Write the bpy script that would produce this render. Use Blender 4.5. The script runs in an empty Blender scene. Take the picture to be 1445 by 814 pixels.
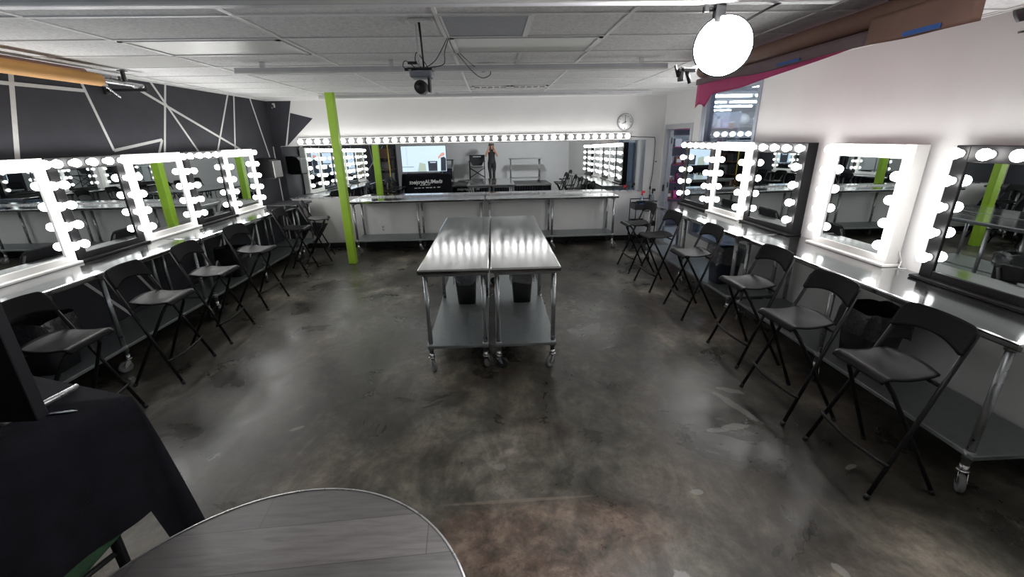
import bpy, bmesh, math, random
from mathutils import Vector, Matrix
random.seed(7)
PI = math.pi
scn = bpy.context.scene
COL = scn.collection

# ------------------------------------------------------------------ materials
def newmat(name):
    m = bpy.data.materials.new(name); m.use_nodes = True
    nt = m.node_tree
    for n in list(nt.nodes): nt.nodes.remove(n)
    out = nt.nodes.new('ShaderNodeOutputMaterial')
    b = nt.nodes.new('ShaderNodeBsdfPrincipled')
    nt.links.new(b.outputs[0], out.inputs[0])
    return m, nt, b, out

def mat(name, col, rough=.5, metal=0., var=.0, scale=8., bump=0., bscale=60., stretch=(1, 1, 1), rvar=0., spec=.5):
    """principled with procedural noise variation in colour, roughness and bump"""
    m, nt, b, out = newmat(name)
    b.inputs['Base Color'].default_value = (*col, 1); b.inputs['Roughness'].default_value = rough
    b.inputs['Metallic'].default_value = metal
    b.inputs['Specular IOR Level'].default_value = spec
    tc = nt.nodes.new('ShaderNodeTexCoord'); mp = nt.nodes.new('ShaderNodeMapping')
    mp.inputs['Scale'].default_value = stretch
    nt.links.new(tc.outputs['Object'], mp.inputs['Vector'])
    if var or rvar:
        n = nt.nodes.new('ShaderNodeTexNoise'); n.inputs['Scale'].default_value = scale; n.inputs['Detail'].default_value = 5
        nt.links.new(mp.outputs[0], n.inputs['Vector'])
        if var:
            r = nt.nodes.new('ShaderNodeValToRGB')
            r.color_ramp.elements[0].position = .3; r.color_ramp.elements[1].position = .7
            r.color_ramp.elements[0].color = (*[c * (1 - var) for c in col], 1)
            r.color_ramp.elements[1].color = (*[min(1, c * (1 + var)) for c in col], 1)
            nt.links.new(n.outputs['Fac'], r.inputs[0]); nt.links.new(r.outputs[0], b.inputs['Base Color'])
        if rvar:
            r2 = nt.nodes.new('ShaderNodeMapRange')
            r2.inputs['From Min'].default_value = .3; r2.inputs['From Max'].default_value = .7
            r2.inputs['To Min'].default_value = max(.02, rough - rvar); r2.inputs['To Max'].default_value = min(1, rough + rvar)
            nt.links.new(n.outputs['Fac'], r2.inputs[0]); nt.links.new(r2.outputs[0], b.inputs['Roughness'])
    if bump:
        n2 = nt.nodes.new('ShaderNodeTexNoise'); n2.inputs['Scale'].default_value = bscale; n2.inputs['Detail'].default_value = 4
        nt.links.new(mp.outputs[0], n2.inputs['Vector'])
        bp = nt.nodes.new('ShaderNodeBump'); bp.inputs['Strength'].default_value = bump; bp.inputs['Distance'].default_value = .01
        nt.links.new(n2.outputs['Fac'], bp.inputs['Height']); nt.links.new(bp.outputs[0], b.inputs['Normal'])
    return m

def emit(name, col, strength):
    m, nt, b, out = newmat(name)
    b.inputs['Base Color'].default_value = (*col, 1)
    b.inputs['Emission Color'].default_value = (*col, 1); b.inputs['Emission Strength'].default_value = strength
    b.inputs['Roughness'].default_value = .4
    return m

BULB = 10.8
M = {}
M['bulb'] = emit('bulb_glass', (1, .985, .965), BULB)
M['strip_bulb'] = emit('strip_bulb_glass', (1, .985, .965), 4.2)
M['white_wall'] = mat('white_wall_paint', (.72, .715, .71), .6, var=.02, scale=3, bump=.06, bscale=120)
M['grey_wall'] = mat('pale_grey_wall_paint', (.80, .81, .82), .6, var=.03, scale=2, bump=.05, bscale=120)
M['black_wall'] = mat('charcoal_wall_paint', (.030, .031, .040), .8, var=.12, scale=5, bump=.15, bscale=160)
M['tape'] = mat('white_tape', (.66, .66, .65), .5, var=.04, scale=20)
M['baseboard'] = mat('black_vinyl_base', (.012, .012, .013), .5, var=.1)
M['frame_white'] = mat('white_frame_paint', (.74, .73, .71), .4, var=.02, scale=12)
M['frame_black'] = mat('black_frame_paint', (.006, .0058, .0065), .4, var=.2, scale=12, spec=.15)
M['socket'] = mat('socket_ceramic', (.55, .54, .52), .4, var=.05)
M['chrome'] = mat('chrome', (.75, .76, .77), .18, 1., rvar=.06, scale=30)
M['bar_metal'] = mat('light_bar_metal', (.045, .045, .045), .5, .1, rvar=.08, scale=20)
M['steel_top'] = mat('brushed_stainless', (.50, .51, .52), .13, 1., var=.06, scale=10, rvar=.05, stretch=(1, .15, 1), bump=.012, bscale=30)
M['dark_reflection_top'] = mat('steel_top_dark_reflection', (.045, .045, .05), .4, var=.1)  # unlit steel top: its reflection of the dark wall is painted into the colour
M['galv'] = mat('galvanised_steel', (.30, .33, .335), .42, .75, var=.12, scale=22, rvar=.1)
M['leg_steel'] = mat('leg_steel', (.40, .42, .43), .32, .9, rvar=.08, scale=20)
M['rubber'] = mat('black_rubber', (.014, .014, .015), .55, var=.15)
M['grey_wheel'] = mat('grey_wheel', (.16, .165, .165), .5, var=.1)
M['stool_wood'] = mat('black_stained_plywood', (.012, .0118, .013), .40, var=.3, scale=20, stretch=(8, .8, 8), bump=.04, bscale=60, spec=.045)
M['stool_tube'] = mat('black_steel_tube', (.009, .009, .010), .42, .0, var=.1, spec=.2)
M['green'] = mat('lime_green_paint', (.31, .52, .035), .45, var=.05, scale=6, bump=.08, bscale=50)
M['ceil_grid'] = mat('ceiling_grid', (.80, .80, .79), .4, var=.02)
M['rail'] = mat('ceiling_rail_grey', (.60, .60, .63), .4, .1, var=.05)
M['panel'] = mat('light_diffuser', (.72, .73, .70), .35, var=.02)
M['grille'] = mat('return_grille', (.30, .31, .34), .5, var=.12, scale=90)
M['vent_dark'] = mat('vent_inside', (.13, .09, .075), .7, var=.3, scale=9)
M['dispenser_black'] = mat('dispenser_black', (.006, .006, .007), .28, spec=.25, var=.1)
M['black_plastic'] = mat('black_plastic', (.015, .015, .017), .35, var=.15, scale=10)
M['grey_plastic'] = mat('grey_plastic', (.20, .225, .26), .4, var=.05)
M['white_plastic'] = mat('white_plastic', (.72, .72, .71), .35, var=.02)
M['dispenser_grey'] = mat('dispenser_grey', (.34, .34, .34), .4, var=.04)
M['navy_plastic'] = mat('navy_bin_plastic', (.022, .026, .05), .4, var=.1)
M['cloth'] = mat('black_tablecloth', (.007, .007, .010), .95, var=.25, scale=14, bump=.25, bscale=220, spec=.1)
M['green_cloth'] = mat('dark_green_cloth', (.012, .05, .018), .85, var=.25, scale=14, bump=.2, bscale=220)
M['tv_black'] = mat('tv_casing', (.006, .006, .008), .5, var=.15, spec=.2)
M['orange_paper'] = mat('orange_paper', (.64, .33, .10), .7, var=.05, scale=6)
M['brown_paper'] = mat('brown_paper', (.26, .145, .11), .7, var=.08, scale=6)
M['mauve_paper'] = mat('mauve_grey_paper', (.19, .125, .14), .7, var=.06, scale=6)
M['magenta_paper'] = mat('magenta_paper', (.66, .07, .24), .7, var=.06, scale=6)
M['cream_paper'] = mat('cream_paper', (.7, .62, .42), .7, var=.04)
M['blue_tape'] = mat('blue_tape', (.03, .12, .42), .6, var=.05)
M['alu'] = mat('aluminium_tube', (.62, .62, .63), .3, .9, rvar=.08, scale=20)
M['text_white'] = mat('white_print', (.8, .8, .8), .6, var=.02)
M['clock_face'] = mat('clock_face', (.86, .86, .85), .4, var=.02)
M['clock_rim'] = mat('clock_rim', (.30, .30, .31), .35, .4, var=.05)
M['jamb'] = mat('door_frame_grey', (.42, .43, .46), .45, var=.04)
M['win_frame'] = mat('window_frame_metal', (.34, .37, .44), .35, .5, var=.05)
M['red_plastic'] = mat('red_plastic', (.55, .02, .03), .35, var=.05)
M['blue_liquid'] = mat('blue_liquid', (.06, .20, .55), .2, var=.05)
M['stage_top'] = mat('stage_deck_grey', (.15, .148, .145), .5, var=.2, scale=4)
M['skin'] = mat('skin', (.56, .32, .235), .5, var=.06, scale=20)
M['hair'] = mat('dark_hair', (.028, .017, .013), .5, var=.3, scale=40, stretch=(1, 1, .1))
M['black_cloth'] = mat('black_clothing', (.012, .012, .014), .8, var=.2, scale=30)
M['canvas'] = mat('black_canvas', (.014, .014, .02), .75, var=.2, scale=40)
M['shop_floor'] = mat('shop_floor', (.33, .34, .36), .3, var=.08, scale=2)
M['shop_wall'] = mat('shop_wall', (.45, .50, .60), .6, var=.05, scale=2)
M['shop_dark'] = mat('shop_dark_ceiling', (.34, .39, .48), .6, var=.1, scale=2)
M['tube'] = emit('fluorescent_tube', (.86, .93, 1), 22.0)
M['lamp_face'] = emit('lamp_diffuser', (1, .975, .985), 170.0)
M['wood_brown'] = mat('brown_board', (.16, .085, .05), .6, var=.25, scale=12, stretch=(1, 1, 6))
M['yellow'] = mat('yellow_cord', (.62, .45, .06), .5, var=.05)
M['lip'] = mat('lip', (.42, .13, .12), .4, var=.05)
M['wire'] = mat('black_cable', (.012, .012, .013), .5, var=.1)

def mirror_mat():
    m, nt, b, out = newmat('mirror_silver')
    b.inputs['Base Color'].default_value = (.80, .84, .84, 1); b.inputs['Metallic'].default_value = 1
    tc = nt.nodes.new('ShaderNodeTexCoord'); n = nt.nodes.new('ShaderNodeTexNoise')
    n.inputs['Scale'].default_value = 6; nt.links.new(tc.outputs['Object'], n.inputs['Vector'])
    r = nt.nodes.new('ShaderNodeMapRange'); r.inputs['To Min'].default_value = .0; r.inputs['To Max'].default_value = .008
    nt.links.new(n.outputs['Fac'], r.inputs[0]); nt.links.new(r.outputs[0], b.inputs['Roughness'])
    return m
M['mirror'] = mirror_mat()

def clear_mat(name, tint, base=.06, rough=.05, crinkle=0.):
    """thin clear sheet: transparent mixed with glossy by fresnel"""
    m = bpy.data.materials.new(name); m.use_nodes = True; nt = m.node_tree
    for n in list(nt.nodes): nt.nodes.remove(n)
    out = nt.nodes.new('ShaderNodeOutputMaterial'); mix = nt.nodes.new('ShaderNodeMixShader')
    tr = nt.nodes.new('ShaderNodeBsdfTransparent'); tr.inputs[0].default_value = (*tint, 1)
    gl = nt.nodes.new('ShaderNodeBsdfGlossy'); gl.inputs['Roughness'].default_value = rough
    gl.inputs['Color'].default_value = (.95, .97, 1, 1)
    lw = nt.nodes.new('ShaderNodeLayerWeight'); lw.inputs[0].default_value = .35
    mr = nt.nodes.new('ShaderNodeMapRange'); mr.inputs['To Min'].default_value = base; mr.inputs['To Max'].default_value = .75
    nt.links.new(lw.outputs['Fresnel'], mr.inputs[0]); nt.links.new(mr.outputs[0], mix.inputs[0])
    nt.links.new(tr.outputs[0], mix.inputs[1]); nt.links.new(gl.outputs[0], mix.inputs[2]); nt.links.new(mix.outputs[0], out.inputs[0])
    if crinkle:
        tc = nt.nodes.new('ShaderNodeTexCoord'); n = nt.nodes.new('ShaderNodeTexNoise'); n.inputs['Scale'].default_value = 14
        n.inputs['Detail'].default_value = 6
        bp = nt.nodes.new('ShaderNodeBump'); bp.inputs['Strength'].default_value = crinkle; bp.inputs['Distance'].default_value = .03
        nt.links.new(tc.outputs['Object'], n.inputs['Vector']); nt.links.new(n.outputs['Fac'], bp.inputs['Height'])
        nt.links.new(bp.outputs[0], gl.inputs['Normal']); nt.links.new(bp.outputs[0], lw.inputs['Normal'])
    return m
M['glass'] = clear_mat('window_glass', (.90, .94, .97), .04, .0)
M['liner'] = clear_mat('clear_bin_liner', (.80, .82, .84), .16, .22, .9)
M['black_liner'] = mat('black_bin_liner', (.035, .035, .038), .22, var=.3, scale=16, bump=1.0, bscale=22)
M['bottle'] = clear_mat('clear_bottle', (.80, .86, .92), .1, .05)

def ceiling_mat():
    m, nt, b, out = newmat('acoustic_tile')
    tc = nt.nodes.new('ShaderNodeTexCoord')
    n = nt.nodes.new('ShaderNodeTexNoise'); n.inputs['Scale'].default_value = 55; n.inputs['Detail'].default_value = 4
    n3 = nt.nodes.new('ShaderNodeTexNoise'); n3.inputs['Scale'].default_value = .8
    r = nt.nodes.new('ShaderNodeValToRGB'); r.color_ramp.elements[0].position = .32; r.color_ramp.elements[1].position = .6
    r.color_ramp.elements[0].color = (.62, .62, .62, 1); r.color_ramp.elements[1].color = (.80, .80, .80, 1)
    nt.links.new(tc.outputs['Object'], n.inputs['Vector']); nt.links.new(tc.outputs['Object'], n3.inputs['Vector'])
    nt.links.new(n.outputs['Fac'], r.inputs[0])
    nt.links.new(r.outputs[0], b.inputs['Base Color']); b.inputs['Roughness'].default_value = .85
    bp = nt.nodes.new('ShaderNodeBump'); bp.inputs['Strength'].default_value = .35; bp.inputs['Distance'].default_value = .004
    nt.links.new(n.outputs['Fac'], bp.inputs['Height']); nt.links.new(bp.outputs[0], b.inputs['Normal'])
    return m
M['ceiling'] = ceiling_mat()

def floor_mat():
    m, nt, b, out = newmat('polished_stained_concrete')
    N = nt.nodes.new; L = nt.links.new
    tc = N('ShaderNodeTexCoord')
    def noise(scale, detail=6, rough=.6, dist=0., mapping=None):
        n = N('ShaderNodeTexNoise'); n.inputs['Scale'].default_value = scale; n.inputs['Detail'].default_value = detail
        n.inputs['Roughness'].default_value = rough; n.inputs['Distortion'].default_value = dist
        if mapping:
            mp = N('ShaderNodeMapping'); mp.inputs['Scale'].default_value = mapping
            L(tc.outputs['Object'], mp.inputs['Vector']); L(mp.outputs[0], n.inputs['Vector'])
        else: L(tc.outputs['Object'], n.inputs['Vector'])
        return n.outputs['Fac']
    def ramp(fac, stops):
        r = N('ShaderNodeValToRGB'); e = r.color_ramp.elements
        while len(e) < len(stops): e.new(.5)
        for k, (p, c) in enumerate(stops): e[k].position = p; e[k].color = (*c, 1)
        L(fac, r.inputs[0]); return r.outputs[0]
    def mixc(f, a, bb, mode='MIX'):
        x = N('ShaderNodeMix'); x.data_type = 'RGBA'; x.blend_type = mode
        if isinstance(f, float): x.inputs[0].default_value = f
        else: L(f, x.inputs[0])
        for v, i in ((a, 6), (bb, 7)):
            if isinstance(v, tuple): x.inputs[i].default_value = (*v, 1)
            else: L(v, x.inputs[i])
        return x.outputs[2]
    def math_(op, a, bb=None):
        x = N('ShaderNodeMath'); x.operation = op
        for v, i in ((a, 0), (bb, 1)):
            if v is None: continue
            if isinstance(v, (int, float)): x.inputs[i].default_value = v
            else: L(v, x.inputs[i])
        return x.outputs[0]
    big = noise(.55, 4, .5, .6); mid = noise(1.5, 8, .62, .5); fine = noise(9, 12, .78); wisp = noise(3.2, 12, .72, 1.2, (1, .55, 1)); tint = noise(1.1, 6, .6)
    base = ramp(big, [(.36, (.034, .031, .027)), (.5, (.075, .069, .061)), (.62, (.150, .141, .130))])
    c2 = ramp(mid, [(.34, (.34, .33, .31)), (.5, (.95, .94, .92)), (.64, (1.75, 1.7, 1.62))])
    col = mixc(.9, base, c2, 'MULTIPLY')
    c3 = ramp(wisp, [(.34, (.40, .40, .39)), (.5, (.95, .95, .94)), (.66, (1.7, 1.69, 1.65))]); col = mixc(.85, col, c3, 'MULTIPLY')
    c4 = ramp(fine, [(.30, (.40, .40, .39)), (.70, (1.65, 1.65, 1.63))]); col = mixc(.9, col, c4, 'MULTIPLY')
    c5 = ramp(tint, [(.38, (.95, 1.0, .98)), (.62, (1.05, 1.0, .94))]); col = mixc(1.0, col, c5, 'MULTIPLY')
    # shaped stains / chips at known places on the slab
    geo = N('ShaderNodeSeparateXYZ'); L(tc.outputs['Object'], geo.inputs[0])
    wob = math_('MULTIPLY', math_('SUBTRACT', noise(6, 6, .7), .5), 1.3)
    wob2 = math_('MULTIPLY', math_('SUBTRACT', noise(14, 6, .7), .5), 1.5)
    def blob(cx, cy, rx, ry, w=wob, soft=.25, ang=0.):
        dx = math_('SUBTRACT', geo.outputs[0], cx); dy = math_('SUBTRACT', geo.outputs[1], cy)
        ca, sa = math.cos(ang), math.sin(ang)
        u = math_('ADD', math_('MULTIPLY', dx, ca / rx), math_('MULTIPLY', dy, sa / rx))
        v = math_('ADD', math_('MULTIPLY', dx, -sa / ry), math_('MULTIPLY', dy, ca / ry))
        d = math_('SQRT', math_('ADD', math_('MULTIPLY', u, u), math_('MULTIPLY', v, v)))
        d = math_('ADD', d, w)
        r = N('ShaderNodeMapRange'); r.interpolation_type = 'SMOOTHSTEP'
        r.inputs['From Min'].default_value = 1 + soft; r.inputs['From Max'].default_value = 1 - soft
        L(d, r.inputs[0]); return r.outputs[0]
    rust = ramp(noise(6, 10, .74, .3), [(.38, (.022, .014, .010)), (.5, (.15, .098, .074)), (.62, (.34, .245, .19))])
    col = mixc(math_('MULTIPLY', blob(.33, 1.15, .47, .36), .97), col, rust)
    col = mixc(math_('MULTIPLY', blob(.22, 1.72, .70, .24), .5), col, rust)
    pale = (.27, .265, .25)
    for (cx, cy, rx, ry, an, k) in [(.86, 1.43, .045, .075, .4, .9), (1.90, 3.02, .10, .035, -.5, .55), (1.83, 2.80, .035, .22, .33, .5),
                                    (1.70, 2.56, .10, .035, .1, .6), (1.55, 2.53, .07, .025, 0, .5), (1.15, 1.98, .035, .02, 0, .6),
                                    (2.2, 2.12, .05, .016, .4, .5), (1.62, 1.46, .025, .045, .3, .6), (1.50, 1.40, .02, .04, .2, .6),
                                    (-.02, 2.26, .04, .03, 0, .5), (-1.5, 2.75, .05, .02, .5, .5)]:
        col = mixc(math_('MULTIPLY', blob(cx, cy, rx, ry, wob2, .12, an), k), col, pale)
    scr = blob(.1, 1.98, .42, .012, wob2, .3, .02)
    col = mixc(math_('MULTIPLY', scr, .28), col, (.3, .24, .2))
    L(col, b.inputs['Base Color'])
    rr = N('ShaderNodeMapRange'); rr.inputs['From Min'].default_value = .35; rr.inputs['From Max'].default_value = .65
    rr.inputs['To Min'].default_value = .24; rr.inputs['To Max'].default_value = .44
    L(mid, rr.inputs[0]); L(rr.outputs[0], b.inputs['Roughness'])
    b.inputs['Specular IOR Level'].default_value = .42
    bp = N('ShaderNodeBump'); bp.inputs['Strength'].default_value = .06; bp.inputs['Distance'].default_value = .01
    L(mid, bp.inputs['Height']); L(bp.outputs[0], b.inputs['Normal'])
    return m
M['floor'] = floor_mat()

def plank_mat():
    m, nt, b, out = newmat('grey_oak_vinyl')
    N = nt.nodes.new; L = nt.links.new
    tc = N('ShaderNodeTexCoord'); mp = N('ShaderNodeMapping'); mp.inputs['Rotation'].default_value = (0, 0, -.06)
    mp.inputs['Location'].default_value = (.13, .055, 0)
    L(tc.outputs['Object'], mp.inputs['Vector'])
    br = N('ShaderNodeTexBrick'); br.inputs['Scale'].default_value = 1; br.inputs['Brick Width'].default_value = .92
    br.inputs['Row Height'].default_value = .165; br.inputs['Mortar Size'].default_value = .0018; br.offset = .37
    br.inputs['Color1'].default_value = (.068, .064, .064, 1); br.inputs['Color2'].default_value = (.118, .110, .109, 1)
    br.inputs['Mortar'].default_value = (.04, .037, .037, 1)
    L(mp.outputs[0], br.inputs['Vector'])
    mp2 = N('ShaderNodeMapping'); mp2.inputs['Scale'].default_value = (1.0, 9, 1); mp2.inputs['Rotation'].default_value = (0, 0, -.06)
    L(tc.outputs['Object'], mp2.inputs['Vector'])
    n = N('ShaderNodeTexNoise'); n.inputs['Scale'].default_value = 7; n.inputs['Detail'].default_value = 8; n.inputs['Distortion'].default_value = .6
    L(mp2.outputs[0], n.inputs['Vector'])
    r = N('ShaderNodeValToRGB'); r.color_ramp.elements[0].position = .3; r.color_ramp.elements[1].position = .68
    r.color_ramp.elements[0].color = (.66, .65, .64, 1); r.color_ramp.elements[1].color = (1.2, 1.2, 1.2, 1)
    L(n.outputs['Fac'], r.inputs[0])
    x = N('ShaderNodeMix'); x.data_type = 'RGBA'; x.blend_type = 'MULTIPLY'; x.inputs[0].default_value = .9
    L(br.outputs['Color'], x.inputs[6]); L(r.outputs[0], x.inputs[7]); L(x.outputs[2], b.inputs['Base Color'])
    b.inputs['Roughness'].default_value = .5
    return m
M['plank'] = plank_mat()

# ------------------------------------------------------------------ mesh helpers
def BM(): return bmesh.new()

def bx(bm, x0, x1, y0, y1, z0, z1, mi=0, bev=0.):
    vs = [bm.verts.new(p) for p in ((x0, y0, z0), (x1, y0, z0), (x1, y1, z0), (x0, y1, z0), (x0, y0, z1), (x1, y0, z1), (x1, y1, z1), (x0, y1, z1))]
    fs = []
    for q in ((3, 2, 1, 0), (4, 5, 6, 7), (0, 1, 5, 4), (1, 2, 6, 5), (2, 3, 7, 6), (3, 0, 4, 7)):
        f = bm.faces.new([vs[i] for i in q]); f.material_index = mi; fs.append(f)
    if bev:
        es = list({e for f in fs for e in f.edges})
        r = bmesh.ops.bevel(bm, geom=es, offset=bev, segments=2, affect='EDGES', profile=.5)
        for f in r['faces']: f.material_index = mi
    return vs

def frame_of(d):
    d = Vector(d).normalized(); a = Vector((0, 0, 1)) if abs(d.z) < .95 else Vector((1, 0, 0))
    u = d.cross(a).normalized(); return u, d.cross(u).normalized()

def tube(bm, pts, r, seg=10, mi=0, cap=True, closed=False):
    pts = [Vector(p) for p in pts]; n = len(pts); rings = []
    rs = r if isinstance(r, (list, tuple)) else [r] * n
    pu = None
    for i, p in enumerate(pts):
        if closed: d = pts[(i + 1) % n] - pts[i - 1]
        elif i == 0: d = pts[1] - pts[0]
        elif i == n - 1: d = pts[-1] - pts[-2]
        else: d = (pts[i + 1] - pts[i]).normalized() + (pts[i] - pts[i - 1]).normalized()
        d.normalize()
        if pu is None: u, v = frame_of(d)
        else:
            u = (pu - d * pu.dot(d))
            if u.length < 1e-5: u, _ = frame_of(d)
            u.normalize(); v = d.cross(u).normalized()
        pu = u
        rings.append([bm.verts.new(p + (u * math.cos(2 * PI * k / seg) + v * math.sin(2 * PI * k / seg)) * rs[i]) for k in range(seg)])
    m = n if closed else n - 1
    for i in range(m):
        a, b2 = rings[i], rings[(i + 1) % n]
        for k in range(seg):
            f = bm.faces.new((a[k], a[(k + 1) % seg], b2[(k + 1) % seg], b2[k])); f.material_index = mi; f.smooth = True
    if cap and not closed:
        for rg in (rings[0][::-1], rings[-1]):
            f = bm.faces.new(rg); f.material_index = mi

def lathe(bm, prof, o=(0, 0, 0), axis=(0, 0, 1), seg=24, mi=0, smooth=True):
    """prof = [(radius, height)]"""
    o = Vector(o); w = Vector(axis).normalized(); u, v = frame_of(w); rings = []
    for r, h in prof:
        if r < 1e-6: rings.append([bm.verts.new(o + w * h)])
        else: rings.append([bm.verts.new(o + w * h + (u * math.cos(2 * PI * k / seg) + v * math.sin(2 * PI * k / seg)) * r) for k in range(seg)])
    for a, b2 in zip(rings, rings[1:]):
        for k in range(seg):
            k2 = (k + 1) % seg
            if len(a) == 1 and len(b2) == 1: continue
            if len(a) == 1: vs = (a[0], b2[k2], b2[k])
            elif len(b2) == 1: vs = (a[k], a[k2], b2[0])
            else: vs = (a[k], a[k2], b2[k2], b2[k])
            f = bm.faces.new(vs); f.material_index = mi; f.smooth = smooth

def prism(bm, poly, t, to3, mi=0):
    """2-D polygon extruded by t ; to3(u, v, w) -> point"""
    a = [bm.verts.new(to3(u, v, 0)) for u, v in poly]; b2 = [bm.verts.new(to3(u, v, t)) for u, v in poly]; n = len(poly)
    fs = [bm.faces.new(a[::-1]), bm.faces.new(b2)]
    for i in range(n): fs.append(bm.faces.new((a[i], a[(i + 1) % n], b2[(i + 1) % n], b2[i])))
    for f in fs: f.material_index = mi

def sheet(bm, P, nu, nv, th=0., mi=0, smooth=True):
    """surface P(i, j) ; th = thickness along the averaged normal"""
    g = [[Vector(P(i, j)) for j in range(nv)] for i in range(nu)]
    def nrm(i, j):
        du = g[min(i + 1, nu - 1)][j] - g[max(i - 1, 0)][j]; dv = g[i][min(j + 1, nv - 1)] - g[i][max(j - 1, 0)]
        n = du.cross(dv); return n.normalized() if n.length > 1e-9 else Vector((0, 0, 1))
    A = [[bm.verts.new(g[i][j]) for j in range(nv)] for i in range(nu)]
    def face(vs):
        f = bm.faces.new(vs); f.material_index = mi; f.smooth = smooth
    for i in range(nu - 1):
        for j in range(nv - 1): face((A[i][j], A[i + 1][j], A[i + 1][j + 1], A[i][j + 1]))
    if th:
        B = [[bm.verts.new(g[i][j] - nrm(i, j) * th) for j in range(nv)] for i in range(nu)]
        for i in range(nu - 1):
            for j in range(nv - 1): face((B[i][j + 1], B[i + 1][j + 1], B[i + 1][j], B[i][j]))
        for i in range(nu - 1):
            face((A[i + 1][0], A[i][0], B[i][0], B[i + 1][0])); face((A[i][-1], A[i + 1][-1], B[i + 1][-1], B[i][-1]))
        for j in range(nv - 1):
            face((A[0][j], A[0][j + 1], B[0][j + 1], B[0][j])); face((A[-1][j + 1], A[-1][j], B[-1][j], B[-1][j + 1]))

def obj(name, bm, mats, parent=None, loc=(0, 0, 0), rot=(0, 0, 0)):
    me = bpy.data.meshes.new(name)
    bmesh.ops.recalc_face_normals(bm, faces=bm.faces[:])
    bm.to_mesh(me); bm.free()
    for mm in (mats if isinstance(mats, (list, tuple)) else [mats]): me.materials.append(M[mm] if isinstance(mm, str) else mm)
    o = bpy.data.objects.new(name, me); COL.objects.link(o)
    o.parent = parent; o.location = loc; o.rotation_euler = rot
    return o

def tag(o, label, cat, group=None, kind=None):
    o['label'] = label; o['category'] = cat
    if group: o['group'] = group
    if kind: o['kind'] = kind
    return o

def thing(name, label, cat, loc=(0, 0, 0), rz=0., group=None):
    o = bpy.data.objects.new(name, None); COL.objects.link(o); o.empty_display_size = .1
    o.location = loc; o.rotation_euler = (0, 0, rz)
    return tag(o, label, cat, group)

def dup(root, loc, rz, label=None, group=None):
    def cp(o, par):
        c = o.copy(); COL.objects.link(c); c.parent = par
        for ch in list(o.children): cp(ch, c)
        return c
    r = cp(root, None); r.location = loc; r.rotation_euler = (0, 0, rz)
    if label: r['label'] = label
    if group: r['group'] = group
    return r

def struct(name, bm, mats, label=None, cat=None, parent=None):
    o = obj(name, bm, mats, parent); o['kind'] = 'structure'
    if parent is None:
        o['label'] = label or name.replace('_', ' '); o['category'] = cat or name.split('_')[0]
    return o

def link_copy(mesh_obj, name, parent, loc, rot=(0, 0, 0)):
    c = mesh_obj.copy(); c.name = name; COL.objects.link(c); c.parent = parent; c.location = loc; c.rotation_euler = rot
    return c

# ------------------------------------------------------------------ camera (pose solved from the photograph's vanishing lines)
F_PX, YAW, PIT, ROL = 611.35, math.radians(2.1808), math.radians(19.180), math.radians(1.037)
H = 2.0
fwd = Vector((math.sin(YAW) * math.cos(PIT), math.cos(YAW) * math.cos(PIT), -math.sin(PIT)))
rgt = Vector((math.cos(YAW), -math.sin(YAW), 0)); dwn = fwd.cross(rgt)
c_, s_ = math.cos(ROL), math.sin(ROL)
r2 = c_ * rgt + s_ * dwn; d2 = -s_ * rgt + c_ * dwn
cam = bpy.data.cameras.new('camera'); co = bpy.data.objects.new('camera', cam); COL.objects.link(co)
mw = Matrix((r2, -d2, -fwd)).transposed().to_4x4(); mw.translation = (0, 0, H); co.matrix_world = mw
cam.sensor_fit = 'HORIZONTAL'; cam.sensor_width = 36; cam.lens = F_PX / 1445 * 36; cam.clip_start = .01; cam.clip_end = 100
scn.camera = co

# ------------------------------------------------------------------ setting
XL, XR, YB, YF, ZC = -4.0, 3.24, 8.54, -2.05, 2.70
bm = BM(); bx(bm, XL - .12, XR + .12, YF - .12, YB + .12, -.1, 0); struct('floor', bm, 'floor', 'dark stained polished concrete floor with worn patches', 'floor')
bm = BM(); bx(bm, XL - .12, XR + .12, YF - .12, YB + .12, ZC, ZC + .1); struct('ceiling', bm, 'ceiling', 'suspended ceiling of speckled grey acoustic tiles', 'ceiling')
# T-bar grid
bm = BM()
gx = [-2.65 + 1.17 * k for k in range(-1, 6)]; gy = [2.96 - .61 * 8 + .61 * k for k in range(0, 18)]
for x in gx: bx(bm, x - .012, x + .012, YF, YB, ZC - .007, ZC + .002)
for y in gy:
    if YF < y < YB: bx(bm, XL, XR, y - .012, y + .012, ZC - .008, ZC + .002)
for (x, y) in ((.27, 2.96), (.27, 4.18)): bx(bm, x - .012, x + .012, y, y + .61, ZC - .0075, ZC + .002)
bx(bm, XL, XL + .022, YF, YB, ZC - .012, ZC + .002); bx(bm, XR - .022, XR, YF, YB, ZC - .012, ZC + .002); bx(bm, XL, XR, YB - .022, YB, ZC - .013, ZC + .002)
struct('trim_1', bm, 'ceil_grid', 'white metal grid holding the ceiling tiles', 'ceiling grid')

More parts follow.
